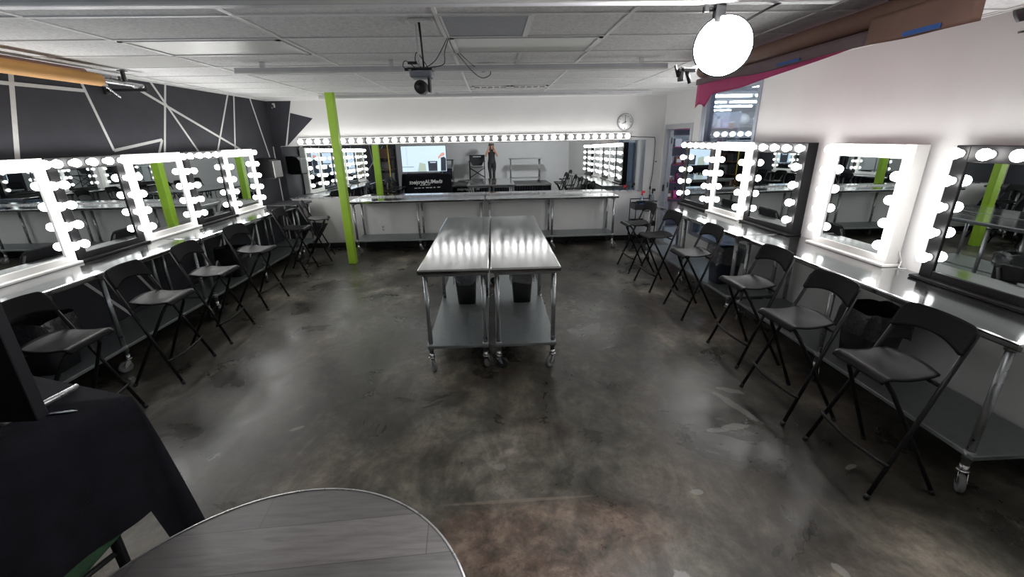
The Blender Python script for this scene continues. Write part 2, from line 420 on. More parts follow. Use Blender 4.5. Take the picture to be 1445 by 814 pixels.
# left wall: charcoal with white tape lines
bm = BM(); bx(bm, XL - .12, XL, YF, YB + .12, 0, ZC, 0)
def strip_left(a, b2, w=.035, k=0):
    (y0, z0), (y1, z1) = a, b2
    d = Vector((y1 - y0, z1 - z0)).normalized(); n = Vector((-d.y, d.x)) * w / 2
    q = [(y0 + n.x, z0 + n.y), (y1 + n.x, z1 + n.y), (y1 - n.x, z1 - n.y), (y0 - n.x, z0 - n.y)]
    prism(bm, q, .0012 + .0003 * k, lambda u, v, w_: (XL + w_, u, v), 1)
TL = [((4.203, 2.62), (3.982, 1.88)), ((4.847, 2.60), (4.994, 1.943)), ((4.994, 1.943), (5.743, 2.05)), ((6.051, 2.70), (5.722, 1.88)),
      ((5.743, 2.05), (5.62, 1.88)), ((5.80, 2.70), (6.40, 1.86)), ((5.45, 2.64), (7.47, 1.88)), ((7.389, 2.70), (6.80, 1.88)),
      ((7.552, 2.70), (7.26, 1.88)), ((8.02, 2.70), (8.33, 1.70)), ((3.6, 2.49), (4.85, 2.51)),
      ((4.6, .2), (4.05, .9)), ((5.0, .3), (4.62, .92)), ((5.95, .1), (6.6, .9)), ((3.2, .35), (3.62, .9)), ((7.0, .2), (7.5, .9)),
      ((1.2, .3), (2.4, 2.7)), ((.2, 2.0), (2.6, 1.2)), ((8.515, .05), (8.515, 1.92))]
for k, (a, b2) in enumerate(TL): strip_left(a, b2, .042 if k == 0 else .03, k)
struct('wall_left', bm, ['black_wall', 'tape'], 'charcoal painted wall crossed by thin white tape lines', 'wall')

# back wall: white with charcoal shapes in the left corner
bm = BM(); bx(bm, XL - .12, XR + .12, YB, YB + .12, 0, ZC, 0)
def back_poly(poly, mi, t=.0015): prism(bm, poly, t, lambda u, v, w_: (u, YB - w_, v), mi)
back_poly([(-4.0, 2.70), (-3.55, 2.70), (-3.785, 1.927), (-4.0, 1.927)], 1)
back_poly([(-4.0, 1.927), (-3.865, 1.927), (-3.865, .995), (-4.0, .995)], 1)
back_poly([(-3.60, 2.49), (-3.216, 2.391), (-3.75, 1.927)], 1)
back_poly([(-4.0, .995), (-3.87, .995), (-3.63, .52), (-3.235, .49), (-3.45, .18), (-3.62, .36), (-3.80, .1), (-4.0, .1)], 1)
struct('wall_back', bm, ['white_wall', 'black_wall'], 'white wall behind the long mirror with charcoal shapes at its left corner', 'wall')
bm = BM(); bx(bm, XL - .12, XR + .12, YF - .12, YF, 0, ZC); struct('wall_front', bm, 'grey_wall', 'pale wall behind the stage, seen in the mirrors', 'wall')

# right wall with doorway and tall window
W0, W1, WZ0, WZ1 = 5.52, 7.03, .44, 2.62
D0, D1, DZ = 7.34, 8.40, 2.13
bm = BM()
bx(bm, XR, XR + .12, YF, W0, 0, ZC); bx(bm, XR, XR + .12, W0, W1, 0, WZ0); bx(bm, XR, XR + .12, W0, W1, WZ1, ZC)
bx(bm, XR, XR + .12, W1, D0, 0, ZC); bx(bm, XR, XR + .12, D0, D1, DZ, ZC); bx(bm, XR, XR + .12, D1, YB, 0, ZC)
struct('wall_right', bm, 'white_wall', 'white wall with a doorway and tall window near the back', 'wall')
bm = BM()
for (a, b2) in ((W0, W0 + .06), (W1 - .16, W1)): bx(bm, XR - .012, XR + .10, a, b2, WZ0, WZ1)
bx(bm, XR - .012, XR + .10, W0 + .06, W1 - .16, WZ0, WZ0 + .06); bx(bm, XR - .012, XR + .10, W0 + .06, W1 - .16, WZ1 - .06, WZ1)
bx(bm, XR - .015, XR + .09, W1 - .09, W1 - .075, WZ0 + .01, WZ1 - .01)
w1 = struct('window_1', bm, 'win_frame', 'tall metal framed window looking into the shop', 'window')
bm = BM(); bx(bm, XR + .04, XR + .046, W0 + .06, W1 - .16, WZ0 + .06, WZ1 - .06); struct('window_pane', bm, 'glass', parent=w1)
bm = BM()
for (a, b2) in ((D0 - .05, D0 + .03), (D1 - .03, D1 + .05)): bx(bm, XR - .015, XR + .13, a, b2, 0, DZ + .05)
bx(bm, XR - .015, XR + .13, D0 + .03, D1 - .03, DZ - .03, DZ + .05)
bx(bm, XR + .05, XR + .07, D1 - .05, D1 - .03, 0, DZ - .03); bx(bm, XR + .05, XR + .07, D0 + .03, D0 + .05, 0, DZ - .03)
d1 = struct('door_1', bm, 'jamb', 'grey metal door frame of the open doorway to the shop', 'doorway')
bm = BM()
for z in (.25, 1.1, 1.9): tube(bm, [(XR + .1, D1 - .036, z - .05), (XR + .1, D1 - .036, z + .05)], .008, 8)
bx(bm, XR + .005, XR + .03, D1 - .046, D1 - .03, .98, 1.10); struct('door_hinge', bm, 'black_plastic', parent=d1)
# skirtings
bm = BM(); bx(bm, -3.7, XR, YB - .012, YB, 0, .10); struct('baseboard_back', bm, 'baseboard', 'black vinyl skirting along the back wall', 'baseboard')
bm = BM(); bx(bm, XR - .012, XR, YF, D0 - .05, 0, .10); struct('baseboard_right', bm, 'baseboard', 'black vinyl skirting along the right wall', 'baseboard')
bm = BM(); bx(bm, XL, XL + .012, YF, YB, 0, .10); struct('baseboard_left', bm, 'baseboard', 'black vinyl skirting along the charcoal wall', 'baseboard')
# green column
bm = BM(); bx(bm, -2.52, -2.40, 7.29, 7.41, 0, ZC, 0, .006)
struct('trim_2', bm, 'green', 'lime green painted square column from floor to ceiling', 'column')

# ------------------------------------------------------------------ ceiling fittings
def rail(y, x0, x1, label, dz=0.):
    t = thing('ceiling_rail', label, 'rail', (0, y, ZC + dz), 0, None)
    bm = BM(); bx(bm, x0, x1, -.03, .03, -.10, -.05, 0, .004); obj('tube_bar', bm, 'rail', t)
    bm = BM(); bx(bm, x0, x1, -.036, -.031, -.098, -.086); obj('edge_strip', bm, 'panel', t)
    n = 4
    for k in range(n):
        x = x0 + .25 + (x1 - x0 - .5) * k / (n - 1)
        bm = BM(); bx(bm, x - .02, x + .02, -.012, .012, -.05, -.0005 - dz); bx(bm, x - .035, x + .035, -.02, .02, -.0105 - dz, -.0085 - dz); obj('hanger', bm, 'ceil_grid', t)
rail(2.40, -2.25, 1.72, 'long grey ceiling rail nearest the camera, above the round lamp')
rail(4.56, -2.35, 1.70, 'long grey ceiling rail across the middle, behind the hanging camera')
rail(7.62, -2.72, 2.62, 'long grey ceiling rail farthest back, just behind the green column', .036)

def light_panel(x0, x1, y0, y1, label):
    t = thing('ceiling_light_panel', label, 'ceiling light', ((x0 + x1) / 2, (y0 + y1) / 2, ZC))
    w, d = (x1 - x0) / 2 - .02, (y1 - y0) / 2 - .02
    bm = BM(); bx(bm, -w, w, -d, d, -.006, -.001); obj('diffuser', bm, 'panel', t)
    bm = BM()
    for (a, b2, c, e) in ((-w, w, -d, -d + .025), (-w, w, d - .025, d), (-w, -w + .03, -d, d), (w - .03, w, -d, d)): bx(bm, a, b2, c, e, -.014, -.0065)
    obj('frame', bm, 'white_plastic', t)
light_panel(-.305, .865, 3.57, 4.18, 'unlit flat ceiling light just behind the hanging camera mount')
light_panel(-2.65, -1.48, 3.57, 4.18, 'unlit flat ceiling light at left, level with the hanging camera')
def grille(name, x0, x1, y0, y1, n, label, dark, cross=False):
    t = thing(name, label, 'vent', ((x0 + x1) / 2, (y0 + y1) / 2, ZC))
    w, d = (x1 - x0) / 2, (y1 - y0) / 2
    bm = BM(); bx(bm, -w, w, -d, d, -.004, -.001); obj('backing', bm, dark, t)
    bm = BM()
    for (a, b2, c, e) in ((-w, w, -d, -d + .03), (-w, w, d - .03, d), (-w, -w + .03, -d, d), (w - .03, w, -d, d)): bx(bm, a, b2, c, e, -.016, -.0045)
    obj('frame', bm, 'white_plastic', t)
    for k in range(n):
        x = -w + .03 + (2 * w - .06) * (k + 1) / (n + 1)
        bm = BM(); bx(bm, x - .012, x + .012, -d + .03, d - .03, -.014, -.0045); obj('slat', bm, 'white_plastic', t)
grille('air_vent', -.26, .26, 6.70, 7.22 - .28, 4, 'left half of the twin air vent in the ceiling near the back wall', 'vent_dark')
grille('air_vent', .30, .82, 6.70, 7.22 - .28, 4, 'right half of the twin air vent in the ceiling near the back wall', 'vent_dark')
t = thing('return_grille', 'square dark grey perforated ceiling grille beside the camera mount', 'vent', (-.018, 3.265, ZC))
bm = BM(); bx(bm, -.262, .262, -.28, .28, -.006, -.001); obj('perforated_plate', bm, 'grille', t)
bm = BM()
for (a, b2, c, e) in ((-.275, .275, -.292, -.28), (-.275, .275, .28, .292), (-.275, -.262, -.28, .28), (.262, .275, -.28, .28)): bx(bm, a, b2, c, e, -.010, -.001)
obj('frame', bm, 'ceil_grid', t)
t = thing('ceiling_speaker_panel', 'darker flat square panel in the ceiling above the orange roll', 'panel', (-3.2, 4.48, ZC))
bm = BM(); bx(bm, -.52, .52, -.28, .28, -.006, -.001); obj('perforated_plate', bm, mat('dim_panel', (.40, .40, .39), .6, var=.05, scale=80), t)
bm = BM()
for (a, b2, c, e) in ((-.53, .53, -.29, -.28), (-.53, .53, .28, .29), (-.53, -.52, -.28, .28), (.52, .53, -.28, .28)): bx(bm, a, b2, c, e, -.010, -.001)
obj('frame', bm, 'ceil_grid', t)

# hanging video camera
t = thing('hanging_video_camera', 'grey pan and tilt video camera hanging upside down from a ceiling plate', 'camera', (-.42, 3.1, ZC))
bm = BM(); bx(bm, -.075, .075, -.05, .05, -.016, -.001, 0, .005); bx(bm, -.085, -.07, -.055, .055, -.022, -.012); bx(bm, .07, .085, -.055, .055, -.022, -.012); obj('ceiling_plate', bm, 'white_plastic', t)
bm = BM(); tube(bm, [(-.01, 0, -.016), (-.005, 0, -.10), (.0, 0, -.27)], [.008, .006, .006], 8); obj('mount_pole', bm, 'black_plastic', t)
bm = BM(); tube(bm, [(-.035, .04, -.01), (-.035, .04, -.265)], .006, 8); obj('safety_rod', bm, 'white_plastic', t)
bm = BM(); bx(bm, -.095, .06, -.07, .07, -.285, -.274, 0, .003); obj('mount_shelf', bm, 'black_plastic', t)
bm = BM(); bx(bm, -.085, .055, -.065, .065, -.33, -.2855, 0, .012); obj('base', bm, 'grey_plastic', t)
bm = BM(); bx(bm, .022, .036, -.035, .035, -.415, -.33, 0, .004); obj('yoke_arm', bm, 'black_plastic', t)
h_ = BM(); lathe(h_, [(0, -.05), (.034, -.05), (.042, -.042), (.042, .03), (.034, .044), (0, .046)], (-.022, -.01, -.385), (0, -1, 0), 28); hd = obj('camera_head', h_, 'grey_plastic', t)
bm = BM(); lathe(bm, [(0, 0), (.040, 0), (.040, .008), (.022, .012), (.020, .006), (0, .008)], (-.022, -.0565, -.385), (0, -1, 0), 28); obj('lens', bm, 'black_plastic', hd)
bm = BM()
def curve_pts(ctrl, n=10):
    ctrl = [Vector(p) for p in ctrl]; P = [ctrl[0]] + ctrl + [ctrl[-1]]; out = []
    for i in range(1, len(P) - 2):
        p0, p1, p2, p3 = P[i - 1], P[i], P[i + 1], P[i + 2]
        for k in range(n):
            s = k / n
            out.append(.5 * ((2 * p1) + (p2 - p0) * s + (2 * p0 - 5 * p1 + 4 * p2 - p3) * s * s + (3 * p1 - p0 - 3 * p2 + p3) * s ** 3))
    out.append(ctrl[-1]); return out
tube(bm, curve_pts([(.02, .06, -.262), (-.02, .06, -.20), (-.05, .07, -.17), (-.06, .07, -.22), (-.02, .05, -.262)]), .003, 6)
tube(bm, curve_pts([(-.06, .05, -.262), (-.12, .05, -.22), (-.14, .05, -.25), (-.11, .05, -.275), (-.07, .05, -.275)]), .003, 6)
tube(bm, curve_pts([(.0, .06, -.26), (.06, .2, -.19), (.12, .47, -.012)]), .003, 6)
tube(bm, curve_pts([(.03, .06, -.26), (.12, .09, -.235), (.11, .3, -.13), (.13, .47, -.012)]), .003, 6)
bx(bm, -.13, -.07, .03, .05, -.28, -.262, 0, .004); bx(bm, -.11, -.05, .05, .065, -.24, -.222, 0, .004)
obj('cable', bm, 'wire', t)
t = thing('ceiling_outlet', 'grey ceiling power socket with a black plug behind the camera', 'power socket', (-.03, 4.80, ZC))
bm = BM(); bx(bm, -.09, .09, -.07, .07, -.016, -.001, 0, .005); obj('cover_plate', bm, 'white_plastic', t)
bm = BM(); lathe(bm, [(0, 0), (.016, 0), (.016, .03), (.007, .045), (0, .045)], (.035, -.02, -.016), (0, 0, -1), 14)
tube(bm, curve_pts([(.035, -.02, -.06), (.03, -.05, -.11), (-.05, -.1, -.14), (-.14, -.3, -.10), (-.24, -.62, -.012)]), .004, 6)
tube(bm, curve_pts([(.03, -.02, -.05), (-.04, -.12, -.09), (-.12, -.3, -.06), (-.22, -.62, -.012)]), .003, 6)
obj('plug_cable', bm, 'wire', t)

# round studio lamp hung from the nearest rail
LC = Vector((1.17, 2.40, 2.415)); LN = Vector((-.38, -.92, -.08)).normalized()
t = thing('studio_lamp', 'glaring round white studio lamp hanging from the ceiling rail', 'lamp', LC)
bm = BM(); lathe(bm, [(0, .0), (.09, .004), (.132, .0), (.134, -.004)], (0, 0, 0), LN, 40); obj('diffuser', bm, 'lamp_face', t)
bm = BM(); lathe(bm, [(.133, .001), (.138, .003), (.141, -.004), (.14, -.05), (.10, -.075), (.05, -.085), (0, -.085)], (0, 0, 0), LN, 40); obj('housing', bm, 'black_plastic', t)
bm = BM(); bx(bm, -.055, -.005, .0, .04, .105, .186, 0, .005); bx(bm, -.04, -.01, .035, .06, .02, .13, 0, .004)
tube(bm, [(-.055, .02, .165), (-.085, .02, .165)], .008, 8); bx(bm, -.11, -.085, .005, .035, .15, .18, 0, .005)
obj('rail_clamp', bm, 'black_plastic', t)
bm = BM(); bx(bm, -.21, -.12, -.0, .04, -.115, -.095, 0, .004); bx(bm, -.20, -.18, .0, .04, -.155, -.09, 0, .004); tube(bm, [(-.205, .02, -.135), (-.225, .02, -.08)], .007, 8); tube(bm, [(-.15, .02, -.10), (-.08, .05, -.08)], .008, 8); tube(bm, [(-.165, .02, -.10), (-.14, .02, -.165)], .010, 8)
obj('side_clamp', bm, 'black_plastic', t)
bm = BM(); tube(bm, curve_pts([(.07, .04, .09), (.2, .02, .16), (.35, -.02, .22), (.55, -.08, .28)]), .006, 6); obj('power_cord', bm, 'wire', t)

# ------------------------------------------------------------------ backdrop paper rolls
def roll_thing(name, label, loc): return thing(name, label, 'paper roll', loc)
# three rolls hung side by side at the right, their loose ends hanging towards the room
RY0, RY1 = 2.03, 4.78
def hang(y0, y1, n, path, zb, mname, nm, par, th=.0015, seed=1, amp=.008, y_end=None):
    """loose paper end: follows path [(x, z)] then hangs to zb(s)"""
    rnd = random.Random(seed); ph = rnd.random() * 6; m = len(path) + 6
    def P(i, j):
        s = i / (n - 1); y = y0 + (y1 - y0) * s
        if j < len(path): x, z = path[j]
        else:
            u = (j - len(path) + 1) / 6; x, z1 = path[-1]; z = z1 + (zb(s) - z1) * u
            x -= amp * math.sin(s * 9 + ph) * u
            if y_end: y += y_end(s) * u
        return (x, y, z)
    bm = BM(); sheet(bm, P, n, m, th); return obj(nm, bm, mname, par)
L_ = RY1 - RY0
def paper_roll(label, x, z, r, mname, y0=RY0, ln=L_):
    t = roll_thing('backdrop_roll', label, (x, y0, z))
    bm = BM(); lathe(bm, [(.0, 0), (.02, 0), (.02, .004), (r, .004), (r, ln - .004), (.02, ln - .004), (0, ln)], (0, 0, 0), (0, 1, 0), 40); obj('rolled_paper', bm, mname, t)
    bm = BM(); tube(bm, [(0, -.015, 0), (0, ln + .10, 0)], .014, 10); obj('core_pipe', bm, 'alu', t)
    for y in (.3, ln - .2):
        bm = BM(); bx(bm, -.012, .012, y - .012, y + .012, r + .001, 2.685 - z, 0, .003); bx(bm, -.03, .03, y - .03, y + .03, 2.684 - z, 2.691 - z); obj('ceiling_bracket', bm, 'black_plastic', t)
    return t
t = paper_roll('brown roll of backdrop paper hung under the ceiling at right', 2.15, 2.597, .056, 'brown_paper')
s1 = hang(.0, .60, 14, [(-.054, -.014), (-.058, -.03)], lambda s: -.160 + .012 * s - .005 * math.sin(s * 3), 'brown_paper', 'loose_end', t, seed=2)
bm = BM(); bx(bm, -.0725, -.0705, .16, .36, -.152, -.130); obj('tape_piece', bm, 'blue_tape', s1)
t2 = paper_roll('mauve grey backdrop paper hanging beneath the brown roll', 2.265, 2.60, .048, 'mauve_paper', RY0 + .36, L_ - .36)
s2 = hang(.21, 2.39, 26, [(-.03, -.042), (-.115, -.066), (-.160, -.072), (-.166, -.09)], lambda s: -.150 - .006 * s + .006 * math.sin(s * 11) + .035 * max(0, s - .55) / .45, 'mauve_paper', 'loose_end', t2, seed=3, amp=.004)
bm = BM(); bx(bm, -.1755, -.1735, .79, 1.04, -.142, -.124); obj('tape_piece', bm, 'blue_tape', s2)
t3 = paper_roll('magenta backdrop paper sagging lowest over the tall window', 2.37, 2.60, .046, 'magenta_paper', RY0 + .36, L_ - .36)
hang(.30, 2.38, 34, [(-.03, -.04), (-.14, -.078), (-.245, -.082), (-.256, -.10)], lambda s: -.135 - .10 * min(1, s * 1.7) - (.09 * min(1, (s - .84) / .05) + .02 * math.sin(s * 140) if s > .84 else 0), 'magenta_paper', 'loose_end', t3, seed=5, amp=.012)
hang(.59, 1.34, 12, [(-.04, -.06), (-.20, -.092), (-.249, -.10)], lambda s: -.150 - .012 * math.sin(s * PI), 'cream_paper', 'cream_strip', t3, seed=6, amp=.003)
bm = BM(); sheet(bm, lambda i, j: (XR - .004 - .01 * math.sin(i * .9), 2.95 - .075 * j / 3 - .01 * i, 2.70 - .15 * i / 7), 8, 4, .003)
tag(obj('hanging_strap', bm, 'black_plastic'), 'short black strap hanging at the top of the right wall', 'strap')
# orange roll (left) with its bars
t = roll_thing('backdrop_roll', 'orange roll of backdrop paper along the top of the charcoal wall', (-3.62, 1.95, 2.572))
bm = BM(); lathe(bm, [(0, 0), (.025, 0), (.052, .003), (.054, .01), (.054, 2.64), (.05, 2.65), (.025, 2.65), (0, 2.65)], (0, 0, 0), (0, 1, 0), 36); obj('rolled_paper', bm, 'orange_paper', t)
bm = BM(); tube(bm, [(0, -.1, .0), (0, 3.17, .0)], .02, 14); obj('core_pipe', bm, 'alu', t)
bm = BM()
for k in range(9):
    a = (.015, 2.665 + .018 * k, -.045 - .011 * k)
    lathe(bm, [(.004, -.004), (.011, -.004), (.011, .004), (.004, .004), (.004, -.004)], a, (0, 1 if k % 2 else .3, .3), 10)
bx(bm, .0, .03, 2.64, 2.69, -.055, -.03, 0, .004); obj('bead_chain', bm, 'chrome', t)
for y in (.4, 2.95):
    bm = BM(); r_ = .0545 if y < 1 else .021
    bx(bm, -.014, .014, y - .014, y + .014, r_ + .001, .12, 0, .003); bx(bm, -.03, .03, y - .03, y + .03, .112, .1195); obj('ceiling_bracket', bm, 'black_plastic', t)
t = roll_thing('backdrop_roll', 'dark brown paper roll tucked behind and above the orange roll', (-3.80, 1.95, 2.645))
bm = BM(); lathe(bm, [(0, 0), (.035, 0), (.035, 2.72), (0, 2.72)], (0, 0, 0), (0, 1, 0), 28); obj('rolled_paper', bm, 'brown_paper', t)
bm = BM(); tube(bm, [(0, -.1, 0), (0, 3.22, 0)], .016, 12); obj('core_pipe', bm, 'alu', t)
t = thing('roll_bracket', 'black wall brackets holding the ends of the left paper rolls', 'bracket', (-3.99, 5.02, 2.60))
for k, (dy, dz, ln) in enumerate(((0, .012, .23), (.09, -.0645, .41))):
    bm = BM(); bx(bm, -.008, .02, dy - .03, dy + .03, dz - .04, dz + .04, 0, .003); bx(bm, .02, ln, dy - .012, dy + .012, dz - .015, dz + .015, 0, .003)
    bx(bm, ln, ln + .014, dy - .012, dy + .012, dz - .015, dz + .045, 0, .003); obj('bracket_arm', bm, 'black_plastic', t)

t = thing('security_camera', 'small dark security camera under the ceiling in the far left corner', 'camera', (-3.86, YB, 2.60))
bm = BM(); bx(bm, -.02, .02, -.03, -.001, -.02, .05, 0, .004); tube(bm, [(0, -.02, .03), (0, -.06, .0)], .008, 8); obj('mount', bm, 'white_plastic', t)
bm = BM(); lathe(bm, [(0, -.05), (.022, -.05), (.026, -.04), (.026, .03), (.020, .036), (0, .036)], (.0, -.085, -.015), (.3, -.85, -.4), 18); cb = obj('camera_body', bm, 'black_plastic', t)
bm = BM(); lathe(bm, [(0, .0365), (.014, .0365), (.012, .041), (0, .042)], (.0, -.085, -.015), (.3, -.85, -.4), 16); obj('lens', bm, 'grey_plastic', cb)

# ------------------------------------------------------------------ bulbs, vanity mirrors, light bars
def bulb_meshes(R=.037):
    bm = BM()
    prof = [(0, R)] + [(R * math.sin(a), R * math.cos(a)) for a in [PI * k / 9 for k in range(1, 8)]] + [(.018, -R * .98), (.016, -R * 1.15)]
    prof = prof[::-1]
    lathe(bm, prof, (0, 0, 0), (0, 0, 1), 16)
    b = obj('bulb', bm, 'bulb')
    bm = BM(); lathe(bm, [(.0, -R * 1.45), (.026, -R * 1.45), (.026, -R * 1.22), (.020, -R * 1.12), (0, -R * 1.12)], (0, 0, 0), (0, 0, 1), 14)
    s = obj('socket', bm, 'socket')
    return b, s
B0, S0 = bulb_meshes()
B1, S1 = bulb_meshes(.047)
B1.data.materials.clear(); B1.data.materials.append(M['strip_bulb'])
M['strip_bulb'].cycles.emission_sampling = 'FRONT'
BD, BD1 = .037 * 1.45, .047 * 1.45
M['bulb'].cycles.emission_sampling = 'FRONT'
def put_bulb(parent, loc, rot, src=None):
    b = link_copy(src or B0, 'bulb', parent, loc, rot); link_copy(S1 if src else S0, 'socket', b, (0, 0, 0))

def vanity(colr, label, y, X, side, W, ext=.006, Hh=.93):
    """local: faces +X, width along Y, base at z=0 ; side=+1 faces +X"""
    fm = 'frame_' + colr; dp = .11
    t = thing('vanity_mirror', label, 'mirror', (X, y, ZT), 0 if side > 0 else PI)
    w = W / 2; bs, bt, bb = .092, .105, .075
    bm = BM()
    bx(bm, 0, dp, -w, -w + bs, .02, Hh, 0, .003); bx(bm, 0, dp, w - bs, w, .02, Hh, 0, .003)
    bx(bm, 0, dp, -w + bs, w - bs, Hh - bt, Hh, 0, .003); bx(bm, 0, dp, -w + bs, w - bs, .02, bb, 0, .003)
    bx(bm, 0, .02, -w + .01, w - .01, .03, Hh - .01)
    obj('frame', bm, fm, t)
    bm = BM(); bx(bm, -.005, dp + .045, -w - ext, w + ext, 0, .02, 0, .004); obj('base_ledge', bm, fm, t)
    bm = BM(); bx(bm, dp - .018, dp - .012, -w + bs, w - bs, bb, Hh - bt); obj('mirror_glass', bm, 'mirror', t)
    rot = (0, PI / 2, 0)
    for k in range(5): put_bulb(t, (dp + BD, -w + .046 + (W - .092) * k / 4, Hh - .052), rot)
    for k in range(4):
        z = Hh - .052 - .178 * (k + 1)
        for s in (-1, 1): put_bulb(t, (dp + BD, s * (w - .046), z), rot)
    # lamp cord at the back corner
    if ext < .02: return t
    bm = BM(); tube(bm, curve_pts([(.012, w + .002, .12), (.03, w + .03, .10), (.02, w + .045, .05), (.05, w + .07, .006), (.02, w + .10, .006)]), .004, 6); obj('cord', bm, 'wire' if colr == 'black' else 'white_plastic', t)
    return t
ZT = .972
XLm, XRm = -3.98, 3.232
vanity('white', 'white framed vanity mirror at the left edge, nearest the camera on the charcoal wall', 3.645, XLm, 1, .82)
vanity('black', 'black framed vanity mirror on the left counter, between the nearest two white ones', 4.485, XLm, 1, .82)
vanity('white', 'white framed vanity mirror in the middle of the left counter', 5.365, XLm, 1, .88)
vanity('black', 'black framed vanity mirror on the left counter, nearer the back wall', 6.265, XLm, 1, .82)
vanity('white', 'white framed vanity mirror at the far end of the left counter', 7.10, XLm, 1, .82)
for colr, lab, y, xf, W_ in (('black', 'black framed vanity mirror beside the doorway, farthest on the right counter', 6.47, 2.995, .82),
                             ('white', 'white framed vanity mirror in front of the tall window', 5.655, 3.045, .76),
                             ('black', 'black framed vanity mirror in the middle of the right counter', 4.80, 3.095, .86)):
    vm = vanity(colr, lab, y, xf + .11, -1, W_); vm.rotation_euler = (0, 0, PI + math.radians(2.6))
vanity('white', 'white framed vanity mirror standing alone on the near right counter', 3.64, XRm, -1, .84, .03)
vanity('black', 'black framed vanity mirror at the right edge, nearest the camera', 2.51, XRm, -1, .84, .03)

# long back mirror and light bars above it
t = thing('wall_mirror', 'very long frameless mirror across the back wall under the bulb strip', 'mirror', (-.48, YB, .985))
bm = BM(); bx(bm, -3.39, 3.39, -.017, -.013, 0, .935); obj('mirror_glass', bm, 'mirror', t, rot=(-.0125, 0, 0))
bm = BM(); bx(bm, -3.39, 3.39, -.022, -.0005, -.012, -.001); bx(bm, -3.39, 3.39, -.022, -.0185, -.001, .008); obj('bottom_channel', bm, 'alu', t)
names = ['leftmost', 'second from the left', 'middle', 'fourth from the left', 'rightmost']
for k in range(5):
    x = -3.54 + 1.229 * (k + .5)
    t = thing('vanity_light_bar', names[k] + ' eight-bulb metal light bar above the long back mirror', 'light bar', (x, YB, 1.995))
    bm = BM(); bx(bm, -.607, .607, -.05, -.001, -.058, .062, 0, .004); obj('housing', bm, 'bar_metal', t)
    bm = BM(); bx(bm, -.607, .607, -.055, -.0505, .054, .062); bx(bm, -.607, .607, -.055, -.0505, -.058, -.05); obj('edge_trim', bm, 'white_plastic', t)
    for i in range(8): put_bulb(t, (-.607 + 1.214 * (i + .5) / 8, -.05 - BD1, 0), (PI / 2, 0, 0), B1)
bpy.data.objects.remove(B1); bpy.data.objects.remove(S1); bpy.data.objects.remove(B0); bpy.data.objects.remove(S0)

# ------------------------------------------------------------------ steel work tables
def caster(par, x, y, ang):
    bm = BM(); tube(bm, [(0, 0, .10), (0, 0, .165)], .022, 12); lathe(bm, [(0, 0), (.03, 0), (.03, .006), (0, .006)], (0, 0, .122), (0, 0, 1), 14)
    ca, sa = math.cos(ang), math.sin(ang)
    for s in (-1, 1):
        q = [(-.005, .118), (.02, .118), (.045, .07), (.045, .05), (.03, .05), (-.012, .09)]
        prism(bm, q, .003, lambda u, v, w: (u * ca - (s * .021 + w) * sa, u * sa + (s * .021 + w) * ca, v))
    bx(bm, -.022, .022, -.022, .022, .115, .121)
    c = obj('caster', bm, 'chrome', par, (x, y, 0))
    bm = BM(); w0 = Vector((.035 * ca, .035 * sa, .055)); ax = (-sa, ca, 0)
    lathe(bm, [(0, -.012), (.03, -.012), (.034, -.015), (.05, -.015), (.055, -.010), (.055, .010), (.05, .015), (.034, .015), (.03, .012), (0, .012)], w0, ax, 24); obj('wheel', bm, 'grey_wheel' if random.random() < .5 else 'rubber', c)

def work_table(label, cx, cy, Lx, W, rz=0., legs=3, group='stainless steel work tables', topm='steel_top'):
    """length along local Y"""
    t = thing('steel_work_table', label, 'table', (cx, cy, 0), rz, group)
    l, w = Lx / 2, W / 2
    bm = BM(); bx(bm, -w, w, -l, l, .925, .97, 0, .012)
    obj('table_top', bm, topm, t)
    bm = BM(); bx(bm, -w + .03, w - .03, -l + .03, l - .03, .225, .255, 0, .004)
    obj('lower_shelf', bm, 'galv', t)
    ys = [(-l + .075) + (Lx - .15) * k / (legs - 1) for k in range(legs)]
    for y in ys:
        for s in (-1, 1):
            x = s * (w - .055)
            bm = BM(); tube(bm, [(x, y, .155), (x, y, .926)], .0205, 14); tube(bm, [(x, y, .90), (x, y, .925)], .028, 14); tube(bm, [(x, y, .20), (x, y, .262)], .027, 14)
            obj('leg', bm, 'leg_steel', t)
            caster(t, x, y, random.uniform(-PI, PI))
    for y in (ys[0], ys[-1]):
        bm = BM(); bx(bm, -w + .05, w - .05, y - .02, y + .02, .895, .9245); obj('cross_channel', bm, 'galv', t)
    return t
work_table('left one of the two steel tables standing in the middle of the room', -.359, 4.76, 2.56, .602)
work_table('right one of the two steel tables standing in the middle of the room', .252, 4.76, 2.56, .602)
work_table('near steel counter table under the mirrors on the right wall', 2.935, 3.145, 2.59, .605)
work_table('far steel counter table along the right wall, towards the doorway', 2.845, 5.76, 2.58, .605, math.radians(2.4))
work_table('near steel counter table under the mirrors on the charcoal wall', -3.683, 3.74, 2.58, .605)
work_table('far steel counter table along the charcoal wall, towards the back', -3.683, 6.335, 2.57, .605)
work_table('left steel table against the back wall, beside the green column', -1.385, 8.225, 2.445, .60, PI / 2)
work_table('right steel table against the back wall, under the clock side', 1.07, 8.225, 2.445, .60, PI / 2)
work_table('short steel side table filling the far left corner, dark wall reflection painted into its top', -3.683, 7.98, .66, .605, 0, 2, None, 'dark_reflection_top')

